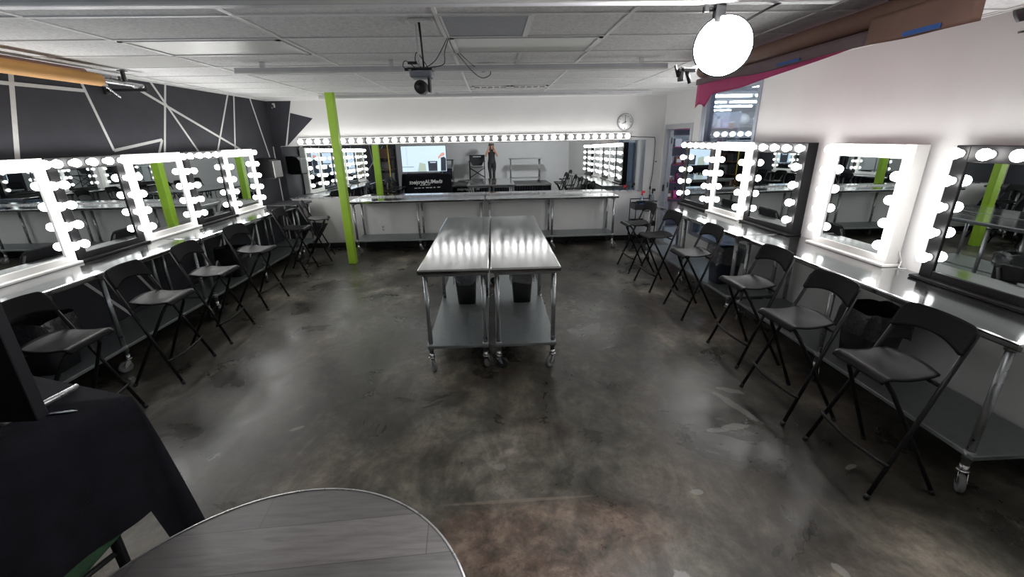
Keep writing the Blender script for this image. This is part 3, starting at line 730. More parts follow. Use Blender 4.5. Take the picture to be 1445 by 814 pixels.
# ------------------------------------------------------------------ folding bar stools
def make_stool(label, group):
    t = thing('folding_bar_stool', label, 'bar stool', (0, 0, 0), 0, group)
    # front frame: front foot up and back to the backrest
    def A(z, s): return (.205 - .400 * z / 1.03, s * (.258 - .058 * z / 1.03), z)
    for s in (-1, 1):
        bm = BM(); tube(bm, [A(.012, s), A(.5, s), A(1.0, s)], .0125, 10); lg = obj('front_leg', bm, 'stool_tube', t)
        bm = BM(); p = Vector(A(.0, s)); q = Vector(A(.03, s)); tube(bm, [p, q], .0155, 10); obj('rubber_foot', bm, 'rubber', lg)
    # rear frame: rear feet up to an arch under the seat front
    def Bp(z, s): return (-.205 + .362 * z / .69, s * (.246 - .10 * z / .69), z)
    for s in (-1, 1):
        bm = BM(); pts = [Bp(.012, s), Bp(.3, s), Bp(.58, s), Bp(.635, s)]
        e = Bp(.66, s); pts += [(e[0] + .004, s * .125, .675), (e[0] + .008, s * .09, .69), (e[0] + .01, 0, .692)]
        tube(bm, pts, .0125, 10); lg = obj('rear_leg', bm, 'stool_tube', t)
        bm = BM(); tube(bm, [Bp(.0, s), Bp(.03, s)], .0155, 10); obj('rubber_foot', bm, 'rubber', lg)
    bm = BM(); z = .225; a, b2 = Vector(A(z, -1)), Vector(A(z, 1)); pts = []
    for k in range(13):
        s = k / 12; p = a.lerp(b2, s); p.x += .022 + .03 * math.sin(PI * s); p.y *= 1.03; p.z += .0; pts.append(p)
    tube(bm, [a] + pts[0:1] + pts[1:-1] + pts[-1:] + [b2], .011, 10); obj('footrest', bm, 'stool_tube', t)
    bm = BM(); a, b2 = Vector(A(.70, -1)), Vector(A(.70, 1)); tube(bm, [a, b2], .009, 8); obj('pivot_rod', bm, 'stool_tube', t)
    # moulded plywood seat: rolled front edge, raised bowed rear lip
    nu, nv = 17, 21
    def S(i, j):
        u = i / (nu - 1); v = -1 + 2 * j / (nv - 1)
        hw = .190 - .012 * u
        hw *= 1 - .06 * max(0, abs(u - .5) - .35) / .15
        rear = -.098 - .022 * (1 - v * v)
        x0, x1 = .228, rear
        if u < .22:
            a_ = (1 - u / .22) * 1.25; x = x0 - .04 + .04 * math.sin(a_) ; zz = .728 - .04 * (1 - math.cos(a_))
        else:
            w = (u - .22) / .78; x = (x0 - .04) + (x1 - (x0 - .04)) * w
            zz = .728 - .010 * math.sin(PI * min(1, w * 1.25)) + .022 * max(0, (w - .68) / .32) ** 1.5 * (1 - .6 * v * v)
        return (x, hw * v, zz)
    bm = BM(); sheet(bm, S, nu, nv, .011); obj('seat', bm, 'stool_wood', t)
    # bowed backrest board with rounded top corners and arched lower edge
    nu, nv = 25, 9
    def K(i, j):
        v = -1 + 2 * i / (nu - 1); q = j / (nv - 1)
        y = .218 * v
        av = abs(v)
        ztop = 1.040 - .010 * v * v - (.055 * (1 - math.sqrt(max(0, 1 - ((av - .78) / .22) ** 2))) if av > .78 else 0)
        zbot = .868 + .052 * (1 - v * v) + (.018 * ((av - .88) / .12) ** 2 if av > .88 else 0)
        z = zbot + (ztop - zbot) * q
        x = .205 - .400 * z / 1.03 - .020 * (1 - v * v) + .014
        return (x, y, z)
    bm = BM(); sheet(bm, K, nu, nv, -.010); obj('backrest', bm, 'stool_wood', t)
    return t
GR, GL = 'black folding bar stools along the right counter', 'black folding bar stools along the left counter'
right = [((2.295, 2.130), 180, 'black folding bar stool at the right, nearest the camera'),
         ((2.235, 2.820), 182, 'second nearest black bar stool in the right row, before the black bin'),
         ((2.337, 3.635), 182, 'third black bar stool of the right row from the camera'),
         ((2.296, 4.722), 181, 'fourth black bar stool of the right row, in front of the navy bin'),
         ((2.236, 5.683), 185, 'fifth black bar stool of the right row, next to last before the cart'),
         ((2.221, 6.544), 183, 'farthest black bar stool of the right row, in front of the black cart')]
left = [((-3.04, 2.845), 2, 'black folding bar stool at the left, nearest the draped table'),
        ((-3.00, 3.705), 4, 'second black bar stool of the left row from the camera'),
        ((-3.018, 4.495), 3, 'third black bar stool of the left row from the camera'),
        ((-3.062, 5.459), -3, 'fourth black bar stool of the left row from the camera'),
        ((-3.155, 6.862), 4, 'next to last black bar stool of the left row towards the back'),
        ((-3.13, 7.69), 14, 'farthest black bar stool of the left row, under the wall dispenser')]
st0 = None
for lst, g in ((right, GR), (left, GL)):
    for (p, a, lab) in lst:
        if st0 is None: st0 = make_stool(lab, g); st0.location = (*p, 0); st0.rotation_euler = (0, 0, math.radians(a))
        else: dup(st0, (*p, 0), math.radians(a), lab, g)
dup(st0, (2.70, .62, 0), math.radians(178), 'black folding bar stool near the stage, seen only in the back mirror', GR)

# ------------------------------------------------------------------ bins
def bin_thing(label, loc, rz, wt, dt, h, colm, liner, slack=.02):
    t = thing('waste_bin', label, 'waste bin', loc, rz)
    def loop(w, d, z, n=28, wob=0., ph=0.):
        out = []
        for k in range(n):
            a = 2 * PI * k / n; c, s = math.cos(a), math.sin(a)
            x = w / 2 * math.copysign(abs(c) ** .4, c); y = d / 2 * math.copysign(abs(s) ** .4, s)
            f = 1 + wob * math.sin(a * 7 + ph) + wob * .6 * math.sin(a * 13 + 2 * ph)
            out.append((x * f, y * f, z + wob * .35 * math.sin(a * 5 + ph)))
        return out
    def skin(bm, loops):
        V_ = [[bm.verts.new(p) for p in lp] for lp in loops]; n = len(loops[0])
        for a, b2 in zip(V_, V_[1:]):
            for k in range(n):
                f = bm.faces.new((a[k], a[(k + 1) % n], b2[(k + 1) % n], b2[k])); f.smooth = True
        return V_
    bm = BM(); kk = .78
    V_ = skin(bm, [loop(wt * kk, dt * kk, .001), loop(wt * (kk + .1), dt * (kk + .1), h * .5), loop(wt, dt, h), loop(wt + .012, dt + .012, h), loop(wt + .012, dt + .012, h - .014),
                   ][:3] + [loop(wt - .008, dt - .008, h), loop(wt * kk - .008, dt * kk - .008, .008)])
    bm.faces.new(V_[0][::-1]); bm.faces.new(V_[-1])
    obj('bin_body', bm, colm, t)
    bm = BM(); rr = random.random() * 6
    skin(bm, [loop(wt * .97, dt * .97, h * .35, 42), loop(wt * .985, dt * .985, h - .01, 42), loop(wt * 1.04, dt * 1.04, h + slack, 42, .025, rr),
              loop(wt * 1.10, dt * 1.10, h - .01, 42, .03, rr + 1), loop(wt * 1.08, dt * 1.08, h * .80, 42, .045, rr + 2), loop(wt * 1.10, dt * 1.10, h * .62, 42, .05, rr + 3)][2:])
    obj('liner', bm, liner, t)
    return t
bin_thing('black waste bin with clear liner on the left middle table shelf', (-.335, 4.60, .2555), 0, .25, .20, .40, 'black_plastic', 'liner')
bin_thing('black waste bin with clear liner on the right middle table shelf', (.285, 4.60, .2555), 0, .25, .20, .38, 'black_plastic', 'liner')
bin_thing('black waste bin with a black liner on the near right counter shelf', (2.97, 3.02, .2555), 0, .36, .34, .40, 'black_plastic', 'black_liner', .04)
bin_thing('navy waste bin with a loose clear liner on the far right counter shelf', (2.83, 5.05, .2555), .05, .34, .30, .42, 'navy_plastic', 'liner', .05)
bin_thing('black waste bin with a crumpled black liner on the near left counter shelf', (-3.70, 3.35, .2555), .1, .38, .34, .40, 'black_plastic', 'black_liner', .05)
bin_thing('plain black waste bin on the far left counter shelf', (-3.62, 5.95, .2555), 0, .32, .28, .40, 'black_plastic', 'black_liner', .0)

# ------------------------------------------------------------------ back wall fittings
t = thing('wall_clock', 'round white wall clock showing eight o\'clock above the mirror', 'clock', (2.485, YB, 2.24))
bm = BM(); lathe(bm, [(.130, .018), (.134, .023), (.146, .023), (.152, .016), (.152, .0), (.146, 0)], (0, 0, 0), (0, -1, 0), 48); lathe(bm, [(0, .001), (.15, .001), (.15, .012), (0, .012)], (0, 0, 0), (0, -1, 0), 48); obj('rim', bm, 'clock_rim', t)
bm = BM(); lathe(bm, [(0, .014), (.132, .014), (.132, .018), (0, .018)], (0, 0, 0), (0, -1, 0), 48); fc = obj('dial', bm, 'clock_face', t)
bm = BM()
for k in range(12):
    a = PI / 6 * k; w_, l_ = (.005, .026) if k % 3 == 0 else (.003, .018)
    d = Vector((math.sin(a), 0, math.cos(a))); n = Vector((math.cos(a), 0, -math.sin(a)))
    c = [d * .122 + n * w_, d * .122 - n * w_, d * (.122 - l_) - n * w_, d * (.122 - l_) + n * w_]
    v = [bm.verts.new((p.x, -.0185, p.z)) for p in c] ; v2 = [bm.verts.new((p.x, -.0195, p.z)) for p in c]
    bm.faces.new(v2); bm.faces.new(v)
obj('hour_marks', bm, 'black_plastic', fc)
def hand(nm, ang, ln, w_):
    bm = BM(); d = Vector((math.sin(ang), 0, math.cos(ang))); n = Vector((math.cos(ang), 0, -math.sin(ang)))
    q = [-d * .02 + n * w_, d * ln + n * w_ * .5, d * ln - n * w_ * .5, -d * .02 - n * w_]
    a = [bm.verts.new((p.x, -.022, p.z)) for p in q]; b2 = [bm.verts.new((p.x, -.025, p.z)) for p in q]
    bm.faces.new(a); bm.faces.new(b2[::-1])
    for i in range(4): bm.faces.new((a[i], a[(i + 1) % 4], b2[(i + 1) % 4], b2[i]))
    obj(nm, bm, 'black_plastic', t)
hand('minute_hand', 0, .105, .005); hand('hour_hand', math.radians(240), .072, .006)

t = thing('paper_towel_dispenser', 'black and grey paper towel dispenser on the charcoal wall by the corner', 'dispenser', (XL, 7.98, 1.42))
bm = BM()
pr = [(0, 0), (.22, 0), (.25, .03), (.25, .24), (.21, .30), (.14, .325), (0, .325)]
prism(bm, pr, .30, lambda u, v, w: (u, -.15 + w, v)); obj('cover', bm, 'dispenser_black', t)
bm = BM(); bx(bm, .2505, .272, -.14, .14, .0, .275, 0, .006); obj('front_panel', bm, 'dispenser_grey', t)
bm = BM(); bx(bm, .02, .262, -.12, .12, -.02, -.001, 0, .004); obj('paper_slot', bm, 'rubber', t)

t = thing('wall_thermostat', 'small white thermostat on the back wall by the right corner', 'thermostat', (3.13, YB, 1.505))
bm = BM(); bx(bm, -.035, .035, -.022, -.001, -.045, .045, 0, .006); obj('case', bm, 'white_plastic', t)
bm = BM(); bx(bm, -.02, .02, -.024, -.0222, .005, .03); obj('display', bm, 'grey_plastic', t)
t = thing('light_switch', 'white light switch plate under the thermostat', 'switch', (3.10, YB, 1.20))
bm = BM(); bx(bm, -.035, .035, -.008, -.001, -.06, .06, 0, .003); obj('cover_plate', bm, 'white_plastic', t)
bm = BM(); bx(bm, -.012, .012, -.014, -.0085, -.025, .025, 0, .003); obj('rocker', bm, 'white_plastic', t)
def outlet(x, z, label):
    t = thing('power_outlet', label, 'power outlet', (x, YB, z))
    bm = BM(); bx(bm, -.036, .036, -.008, -.001, -.06, .06, 0, .003); obj('cover_plate', bm, 'white_plastic', t)
    for dz in (-.028, .028):
        bm = BM(); bx(bm, -.016, .016, -.0105, -.0085, dz - .016, dz + .016, 0, .002); obj('socket_face', bm, 'dispenser_grey', t)
outlet(-2.186, .36, 'white power outlet low on the back wall, right of the green column')
outlet(3.085, .80, 'white power outlet on the back wall above the black cart')
bm = BM()
tube(bm, curve_pts([(2.60, YB - .03, 1.985), (2.75, YB - .02, 1.975), (3.02, YB - .015, 1.965), (3.075, YB - .015, 1.94), (3.09, YB - .015, 1.7), (3.085, YB - .015, 1.3), (3.06, YB - .02, 1.06), (3.075, YB - .03, .86)]), .006, 8)
bx(bm, 3.055, 3.10, YB - .055, YB - .0115, .80, .90, 0, .006); bx(bm, 3.045, 3.075, YB - .03, YB - .01, 1.0, 1.06, 0, .005)
tag(obj('power_cable', bm, 'wire'), 'black power cable running from the bulb strip down to the outlet', 'cable')

# black utility cart in the back corner
t = thing('utility_cart', 'black three-tier utility cart in the back right corner', 'cart', (2.76, 7.98, 0), .0)
for z, h in ((.10, .08), (.42, .08), (.72, .10)):
    bm = BM(); bx(bm, -.20, .20, -.17, .17, z, z + .008)
    for (a, b2, c, e) in ((-.20, .20, -.17, -.162), (-.20, .20, .162, .17), (-.20, -.192, -.162, .162), (.192, .20, -.162, .162)): bx(bm, a, b2, c, e, z + .008, z + h)
    obj('tray', bm, 'black_plastic', t)
for sx in (-1, 1):
    for sy in (-1, 1):
        bm = BM(); tube(bm, [(sx * .185, sy * .178, .06), (sx * .185, sy * .178, .88)], .009, 8); obj('post', bm, 'stool_tube', t)
        bm = BM(); lathe(bm, [(0, -.012), (.028, -.012), (.03, 0), (.028, .012), (0, .012)], (sx * .185, sy * .178, .031), (0, 1, 0), 16); bx(bm, sx * .185 - .012, sx * .185 + .012, sy * .178 - .018, sy * .178 + .018, .05, .065); obj('caster', bm, 'rubber', t)
for sy in (-1, 1):
    bm = BM(); tube(bm, [(-.185, sy * .178, .875), (.185, sy * .178, .875)], .009, 8); obj('handle', bm, 'stool_tube', t)
def bottle(label, loc, capm, liqm, h=.2):
    t = thing('spray_bottle', label, 'bottle', loc)
    bm = BM(); lathe(bm, [(0, 0), (.034, 0), (.037, .008), (.037, h * .6), (.025, h * .8), (.014, h * .86), (.014, h * .92), (0, h * .92)], seg=20); obj('bottle_body', bm, 'bottle', t)
    bm = BM(); lathe(bm, [(0, .004), (.033, .004), (.034, h * .32), (0, h * .32)], seg=20); obj('liquid', bm, liqm, t)
    bm = BM(); lathe(bm, [(0, h * .925), (.017, h * .925), (.017, h * 1.06), (0, h * 1.06)], seg=16); bx(bm, -.014, .05, -.012, .012, h * 1.06, h * 1.22, 0, .004); obj('spray_head', bm, capm, t)
bottle('clear spray bottle with a red head on the cart top', (2.72, 7.95, .7285), 'red_plastic', 'blue_liquid', .26)
bottle('clear spray bottle with blue liquid and black head on the cart top', (2.90, 7.93, .7285), 'black_plastic', 'blue_liquid', .29)
t = thing('small_bowl', 'small white bowl on the middle tray of the cart', 'bowl', (2.70, 7.92, .4285))
bm = BM(); lathe(bm, [(0, 0), (.03, 0), (.055, .035), (.06, .06), (.056, .06), (.05, .035), (.028, .006), (0, .006)], seg=24); obj('bowl', bm, 'white_plastic', t)
bm = BM(); lathe(bm, [(0, .05), (.05, .052), (.03, .07), (0, .076)], seg=20); obj('cotton_pads', bm, 'white_plastic', t)
t = thing('tissue_roll', 'white paper roll standing on the middle tray of the cart', 'paper roll', (2.86, 8.0, .4285))
bm = BM(); lathe(bm, [(.02, 0), (.065, 0), (.066, .004), (.066, .236), (.065, .24), (.02, .24)], seg=28); obj('paper', bm, 'white_plastic', t)
bm = BM(); lathe(bm, [(.0195, -.0), (.0195, .242), (.017, .242), (.017, 0)], seg=20); obj('core', bm, 'wood_brown', t)

# ------------------------------------------------------------------ foreground: draped table, television, round table
DX0, DX1, DY0, DY1, DZT = -1.52, 0.0, -.80, 0.0, 1.05
TLOC, TROT = Vector((-1.468, 1.556, 0)), math.radians(-19.3)
t = thing('folding_table', 'folding table hidden under the black tablecloth at lower left', 'table', TLOC + Matrix.Rotation(TROT, 3, 'Z') @ Vector(((DX0 + DX1) / 2, (DY0 + DY1) / 2, 0)), TROT)
w, d = (DX1 - DX0) / 2 - .012, (DY1 - DY0) / 2 - .012
bm = BM(); bx(bm, -w, w, -d, d, DZT - .04, DZT - .004, 0, .006); obj('table_top', bm, 'white_plastic', t)
for sx in (-1, 1):
    for sy in (-1, 1):
        bm = BM(); x, y = sx * (w - .05), sy * (d - .17)
        tube(bm, [(x, y, 0), (x, y, DZT - .04)], .02, 12); obj('leg', bm, 'stool_tube', t)
    bm = BM(); x = sx * (w - .05); tube(bm, [(x, -(d - .17), .42), (x, d - .17, .42)], .012, 10); obj('leg_brace', bm, 'stool_tube', t)
# cloth
def cloth():
    per = []  # (x, y, nx, ny, drop, flare)
    def corner_boost(s): return s
    n_long, n_short = 46, 30
    def add(x, y, nx, ny, kind, s): per.append((x, y, nx, ny, kind, s))
    for k in range(n_long): add(DX0 + (DX1 - DX0) * k / n_long, DY1, 0, 1, 'F', k / n_long)
    for k in range(9): a = PI / 2 * k / 9; add(DX1, DY1, math.sin(a), math.cos(a), 'C', k / 9)
    for k in range(n_short): add(DX1, DY1 + (DY0 - DY1) * k / n_short, 1, 0, 'R', k / n_short)
    for k in range(9): a = PI / 2 * k / 9; add(DX1, DY0, math.cos(a), -math.sin(a), 'c', k / 9)
    for k in range(n_long): add(DX1 + (DX0 - DX1) * k / n_long, DY0, 0, -1, 'B', k / n_long)
    for k in range(9): a = PI / 2 * k / 9; add(DX0, DY0, -math.sin(a), -math.cos(a), 'c', k / 9)
    for k in range(n_short): add(DX0, DY0 + (DY1 - DY0) * k / n_short, -1, 0, 'L', k / n_short)
    for k in range(9): a = PI / 2 * k / 9; add(DX0, DY1, -math.cos(a), math.sin(a), 'c', k / 9)
    bm = BM(); NV = 12; rows = []
    for q, (x, y, nx, ny, kind, s) in enumerate(per):
        if kind == 'F': drop = .62 + .10 * max(0, (s - .93) / .07); fl = .02 + .080 * max(0, (s - .85) / .15)
        elif kind == 'C': drop = .715 + .02 * math.sin(PI * s); fl = .10 - .055 * s
        elif kind == 'R':
            e = max(0, 1 - s / .10); drop = .503 + .20 * min(1, e * 2.6); fl = .015 + .03 * e
        elif kind in ('B', 'L'): drop = .48; fl = .02
        else: drop = .57; fl = .06
        rowv = []
        for j in range(NV + 1):
            u = j / NV
            off = fl * u ** .8 + .010 * math.sin(q * .55) * u * (0 if kind == 'F' else 1) + .004 * (1 if j else 0)
            rd = min(1, u * 9)
            rowv.append(bm.verts.new((x + nx * off, y + ny * off, DZT + .003 - drop * u * (1 if u > .03 else 1))))
        rows.append(rowv)
    n = len(rows)
    for i in range(n):
        a, b2 = rows[i], rows[(i + 1) % n]
        for j in range(NV):
            f = bm.faces.new((a[j], b2[j], b2[j + 1], a[j + 1])); f.smooth = True
    # top surface grid fitted inside the rim
    bmesh.ops.remove_doubles(bm, verts=[r[0] for r in rows], dist=.0005)
    rim = []
    for e in bm.edges:
        if e.is_boundary and all(abs(v.co.z - DZT - .003) < .0006 for v in e.verts): rim.append(e)
    bmesh.ops.contextual_create(bm, geom=rim)
    return bm
o = obj('tablecloth', cloth(), 'cloth', None, TLOC, (0, 0, TROT)); tag(o, 'black tablecloth draped over the table at lower left', 'tablecloth')
# green underside border along the side hem
bm = BM()
def gpts(i, j):
    s = i / 9; y = -.12 - .36 * s
    return (DX1 + .0005, y, .556 - (.004 + .085 * min(1, s * 1.5)) * j / 3)
sheet(bm, gpts, 10, 4, .002); obj('green_lining', bm, 'green_cloth', o)
# print on the front of the cloth (faces the back wall)
def text(body, size, parent, loc, rot, name, m='text_white', ext=.0006, align='CENTER', bold=0.):
    cu = bpy.data.curves.new(name, 'FONT'); cu.body = body; cu.size = size; cu.align_x = align; cu.align_y = 'CENTER'
    cu.extrude = ext; cu.offset = bold; cu.resolution_u = 4
    tmp = bpy.data.objects.new(name, cu); COL.objects.link(tmp)
    bpy.context.view_layer.update()
    me = bpy.data.meshes.new_from_object(tmp.evaluated_get(bpy.context.evaluated_depsgraph_get()))
    me.name = name; me.materials.clear(); me.materials.append(M[m])
    bpy.data.objects.remove(tmp)
    to = bpy.data.objects.new(name, me); COL.objects.link(to); to.parent = parent; to.location = loc; to.rotation_euler = rot
    return to
fy = DY1 + .034
text('theMUAproject', .175, o, ((DX0 + DX1) / 2 - .10, fy, .80), (PI / 2, 0, PI), 'printed_logo', bold=.004)
bm = BM()
for k in range(7): bx(bm, -.45 + .13 * k, -.45 + .13 * k + .10 - .02 * (k % 3), -.0005, .0008, -.012, .012)
obj('printed_tagline', bm, 'text_white', o, ((DX0 + DX1) / 2 - .06, fy, .61))
bm = BM()
for k in range(4): bx(bm, -.16 + .09 * k, -.16 + .09 * k + .07, -.0005, .0008, -.010, .010)
obj('printed_subline', bm, 'text_white', o, ((DX0 + DX1) / 2 - .15, fy, .705))

# television standing on the table, screen towards the back wall
t = thing('television', 'large flat television standing on the black draped table, its screen facing away', 'television', (-2.36, 1.36, DZT + .003))
bm = BM(); bx(bm, -.775, .775, -.035, .008, .055, .925, 0, .005); bx(bm, -.42, .42, -.065, -.036, .12, .62, 0, .008); obj('casing', bm, 'tv_black', t)
bm = BM()
def scr(poly, mi, k): prism(bm, poly, .0005 * (k + 1), lambda u, v, w: (u, .0085 + w, v), mi)
# u = local x. seen from +Y the picture's left is +x
scr([(-.762, .068), (.762, .068), (.762, .912), (-.762, .912)], 0, 0)
scr([(-.24, .07), (.06, .07), (.04, .33), (-.16, .37)], 1, 1); scr([(-.76, .22), (-.36, .22), (-.36, .235), (-.76, .235)], 2, 2)
scr([(.14, .08), (.44, .08), (.45, .41), (.13, .41)], 2, 3); scr([(.20, .355), (.40, .355), (.40, .38), (.20, .38)], 0, 4)
scr([(.56, .08), (.74, .08), (.755, .48), (.70, .55), (.58, .52)], 2, 5)
scr([(.60, .56), (.50, .48), (.48, .54), (.62, .68), (.70, .69), (.72, .60)], 3, 6)
scr([(-.58, .24), (-.577, .24), (-.577, .90), (-.58, .90)], 2, 7)
def scrmat(n, c, s): 
    m = emit(n, c, s); return m
obj('screen', bm, [scrmat('screen_pale_blue', (.62, .74, .90), 0.40), scrmat('screen_pale_green', (.50, .58, .50), .3), scrmat('screen_dark', (.03, .035, .05), .3), scrmat('screen_skin', (.75, .36, .28), .32)], t)
for sx in (-1, 1):
    bm = BM(); x = sx * .605
    tube(bm, [(x, -.01, .06), (x, .01, .025), (x + .005, .16, .012), (x + .018, .272, .0125)], [.010, .011, .011, .010], 10)
    tube(bm, [(x, -.01, .06), (x, -.03, .025), (x, -.11, .012)], [.010, .011, .010], 10)
    obj('stand_foot', bm, 'alu', t)
bm = BM(); tube(bm, [(0, 0, .005), (.07, .013, .005), (.085, .016, .005)], [.005, .005, .001], 10)
tag(obj('pen', bm, 'chrome', None, (-1.672, 1.443, DZT + .0045)), 'thin silver pen lying on the black tablecloth', 'pen')

# round table
t = thing('round_table', 'round grey wood-grain table with thin metal edge at the bottom of the photo', 'table', (-.683, .739, 0))
bm = BM(); lathe(bm, [(0, .722), (.59, .722), (.598, .726), (.598, .748), (.596, .750), (0, .750)], seg=96); obj('table_top', bm, 'plank', t)
bm = BM(); lathe(bm, [(.5985, .724), (.604, .726), (.6045, .749), (.602, .7515), (.5965, .7512)], seg=96); obj('edge_band', bm, 'alu', t)
bm = BM(); tube(bm, [(0, 0, .02), (0, 0, .72)], .045, 24); obj('pedestal', bm, 'stool_tube', t)
bm = BM(); lathe(bm, [(0, 0), (.30, 0), (.30, .008), (.10, .03), (.06, .05), (0, .05)], seg=48); obj('base_plate', bm, 'stool_tube', t)

# ------------------------------------------------------------------ stage end of the room (seen in the mirrors)
SZ, SY = .52, 0.0
t = thing('stage', 'low stage with grey deck and black skirt behind the camera', 'stage', (-.2, (SY + YF) / 2, 0))
hy = (SY - YF) / 2 - .005
bm = BM(); bx(bm, -3.2, 2.45, -hy, hy, SZ - .06, SZ, 0, .004); obj('deck', bm, 'stage_top', t)
bm = BM()
for k in range(57): bx(bm, -3.19 + .098 * k, -3.19 + .098 * k + .096, hy - .022 + .003 * (k % 2), hy - .012 + .003 * (k % 2), .005, SZ - .0605)
bx(bm, 2.42, 2.44, -hy, hy - .025, .005, SZ - .0605); sk = obj('skirt', bm, 'cloth', t)
text('theMUAproject', .135, sk, (-.755, hy - .004, .38), (PI / 2, 0, PI), 'printed_logo', bold=.003)
for sx in (-3.0, -.4, 2.2):
    for y in (-hy + .1, hy - .15):
        bm = BM(); tube(bm, [(sx, y, 0), (sx, y, SZ - .06)], .03, 10); obj('leg', bm, 'stool_tube', t)

def cart_table(label, x, y, L_, rz=PI / 2):
    t = thing('steel_work_table', label, 'table', (x, y, SZ), rz, 'steel tables on the stage')
    l, w = L_ / 2, .25
    bm = BM(); bx(bm, -w, w, -l, l, .91, .95, 0, .01); obj('table_top', bm, 'steel_top', t)
    bm = BM(); bx(bm, -w + .03, w - .03, -l + .03, l - .03, .18, .21, 0, .004); obj('lower_shelf', bm, 'galv', t)
    for sy in (-1, 1):
        for s in (-1, 1):
            bm = BM(); tube(bm, [(s * (w - .05), sy * (l - .07), .15), (s * (w - .05), sy * (l - .07), .911)], .0205, 12); obj('leg', bm, 'leg_steel', t)
            caster(t, s * (w - .05), sy * (l - .07), random.uniform(-3, 3))
cart_table('steel table on the stage right of the person, seen in the back mirror', 1.28, -.75, 1.28)
cart_table('steel table on the stage beside the television, seen in the back mirror', -1.83, -.85, .62)
t = thing('storage_crate', 'dark crate on the lower shelf of the stage side table', 'crate', (-1.83, -.85, SZ + .2105))
bm = BM(); bx(bm, -.24, .24, -.17, .17, 0, .012); 
for (a, b2, c, e) in ((-.24, .24, -.17, -.16), (-.24, .24, .16, .17), (-.24, -.23, -.16, .16), (.23, .24, -.16, .16)): bx(bm, a, b2, c, e, .012, .38)
obj('crate_body', bm, 'navy_plastic', t)
bm = BM(); bx(bm, -.245, .245, -.175, .175, .381, .40, 0, .004); obj('lid', bm, 'black_plastic', t)

# director's chair
t = thing('director_chair', 'tall black folding director chair on the stage beside the person', 'chair', (-.60, -.38, SZ))
CW = .285
for sx in (-1, 1):
    for sy in (-1, 1):
        bm = BM(); tube(bm, [(sx * CW, sy * .2, 0), (sx * CW, sy * .2, .68)], .014, 10); obj('leg', bm, 'stool_tube', t)
    bm = BM(); tube(bm, [(sx * CW, .2, .68), (sx * CW, .2, .86)], .012, 10); tube(bm, [(sx * CW, -.2, .68), (sx * CW, -.2, 1.11)], .012, 10); obj('side_post', bm, 'stool_tube', t)
    bm = BM(); bx(bm, sx * CW - .03, sx * CW + .03, -.2, .24, .86, .88, 0, .006); obj('armrest', bm, 'canvas', t)
    bm = BM(); tube(bm, [(sx * CW, -.2, .12), (sx * CW, .2, .12)], .01, 8); tube(bm, [(sx * CW, -.2, .64), (sx * CW, .2, .64)], .01, 8); obj('side_rail', bm, 'stool_tube', t)
for s in (-1, 1):
    bm = BM(); tube(bm, [(-s * CW, .2 + .012 * s, .26), (s * CW, .2 + .012 * s, .62)], .010, 8); obj('cross_brace', bm, 'stool_tube', t)
    bm = BM(); tube(bm, [(-s * CW, -.2 + .012 * s, .26), (s * CW, -.2 + .012 * s, .62)], .010, 8); obj('cross_brace', bm, 'stool_tube', t)
bm = BM(); sheet(bm, lambda i, j: (-CW + 2 * CW * i / 12, -.21 + .42 * j / 6, 0.67 - .035 * math.sin(PI * i / 12)), 13, 7, .006); obj('seat', bm, 'canvas', t)
bm = BM()
def bkp(i, j):
    u = -1 + 2 * i / 14; q = j / 8
    wq = CW * (1.02 if q > .45 else .62 + .4 * (q / .45) ** 1.2)
    return (u * wq, -.2 - .03 * (1 - u * u), .71 + .39 * q)
sheet(bm, bkp, 15, 9, .006); bk = obj('back_panel', bm, 'canvas', t)
bm = BM(); bx(bm, -.17, .17, -.197, -.1955, 1.02, 1.05); obj('white_print', bm, 'text_white', bk, (0, -.020, 0))
bm = BM(); bx(bm, -CW, CW, .22, .30, .2, .215, 0, .004); tube(bm, [(-CW, .2, .207), (-CW, .3, .207)], .009, 8); tube(bm, [(CW, .2, .207), (CW, .3, .207)], .009, 8); obj('footrest', bm, 'stool_tube', t)

# dark corner shelf with boxes on the stage's far left (mirror only)
t = thing('storage_shelf', 'dark storage shelf by the charcoal wall behind the television', 'shelf', (-3.72, 1.15, 0))
for sx in (-.22, .22):
    for sy in (-.5, .5):
        bm = BM(); tube(bm, [(sx, sy, 0), (sx, sy, 1.9)], .018, 8); obj('post', bm, 'stool_tube', t)
for z in (.2, .75, 1.2, 1.6):
    bm = BM(); bx(bm, -.23, .23, -.52, .52, z, z + .025); obj('shelf_board', bm, 'wood_brown', t)
for k, (y, z, h, mm) in enumerate([(-.3, .2255, .35, 'black_plastic'), (.25, .2255, .4, 'wood_brown'), (-.2, .7755, .3, 'grey_wall'), (.28, .7755, .33, 'black_plastic'), (-.25, 1.2255, .28, 'wood_brown'), (.2, 1.2255, .25, 'black_plastic'), (0.0, 1.6255, .28, 'wood_brown')]):
    tt = thing('storage_box', ['black box on the bottom board of the corner shelf', 'brown box on the bottom board of the corner shelf', 'pale box on the second board of the corner shelf', 'black box on the second board of the corner shelf', 'brown box on the third board of the corner shelf', 'black box on the third board of the corner shelf', 'brown box on top of the corner shelf'][k], 'box', (-3.72, 1.15 + y, z))
    bm = BM(); bx(bm, -.17, .17, -.17, .17, 0, h - .04, 0, .006); obj('box_body', bm, mm, tt)
    bm = BM(); bx(bm, -.176, .176, -.176, .176, h - .0395, h, 0, .006); obj('lid', bm, mm, tt)
bm = BM(); tube(bm, [(0, 0, 0), (.02, .05, 1.1), (-.01, .02, 2.2)], .016, 10); tag(obj('yellow_pole', bm, 'yellow', None, (-3.42, 2.0, 0)), 'thin yellow pole standing in the corner beside the dark shelf', 'pole')

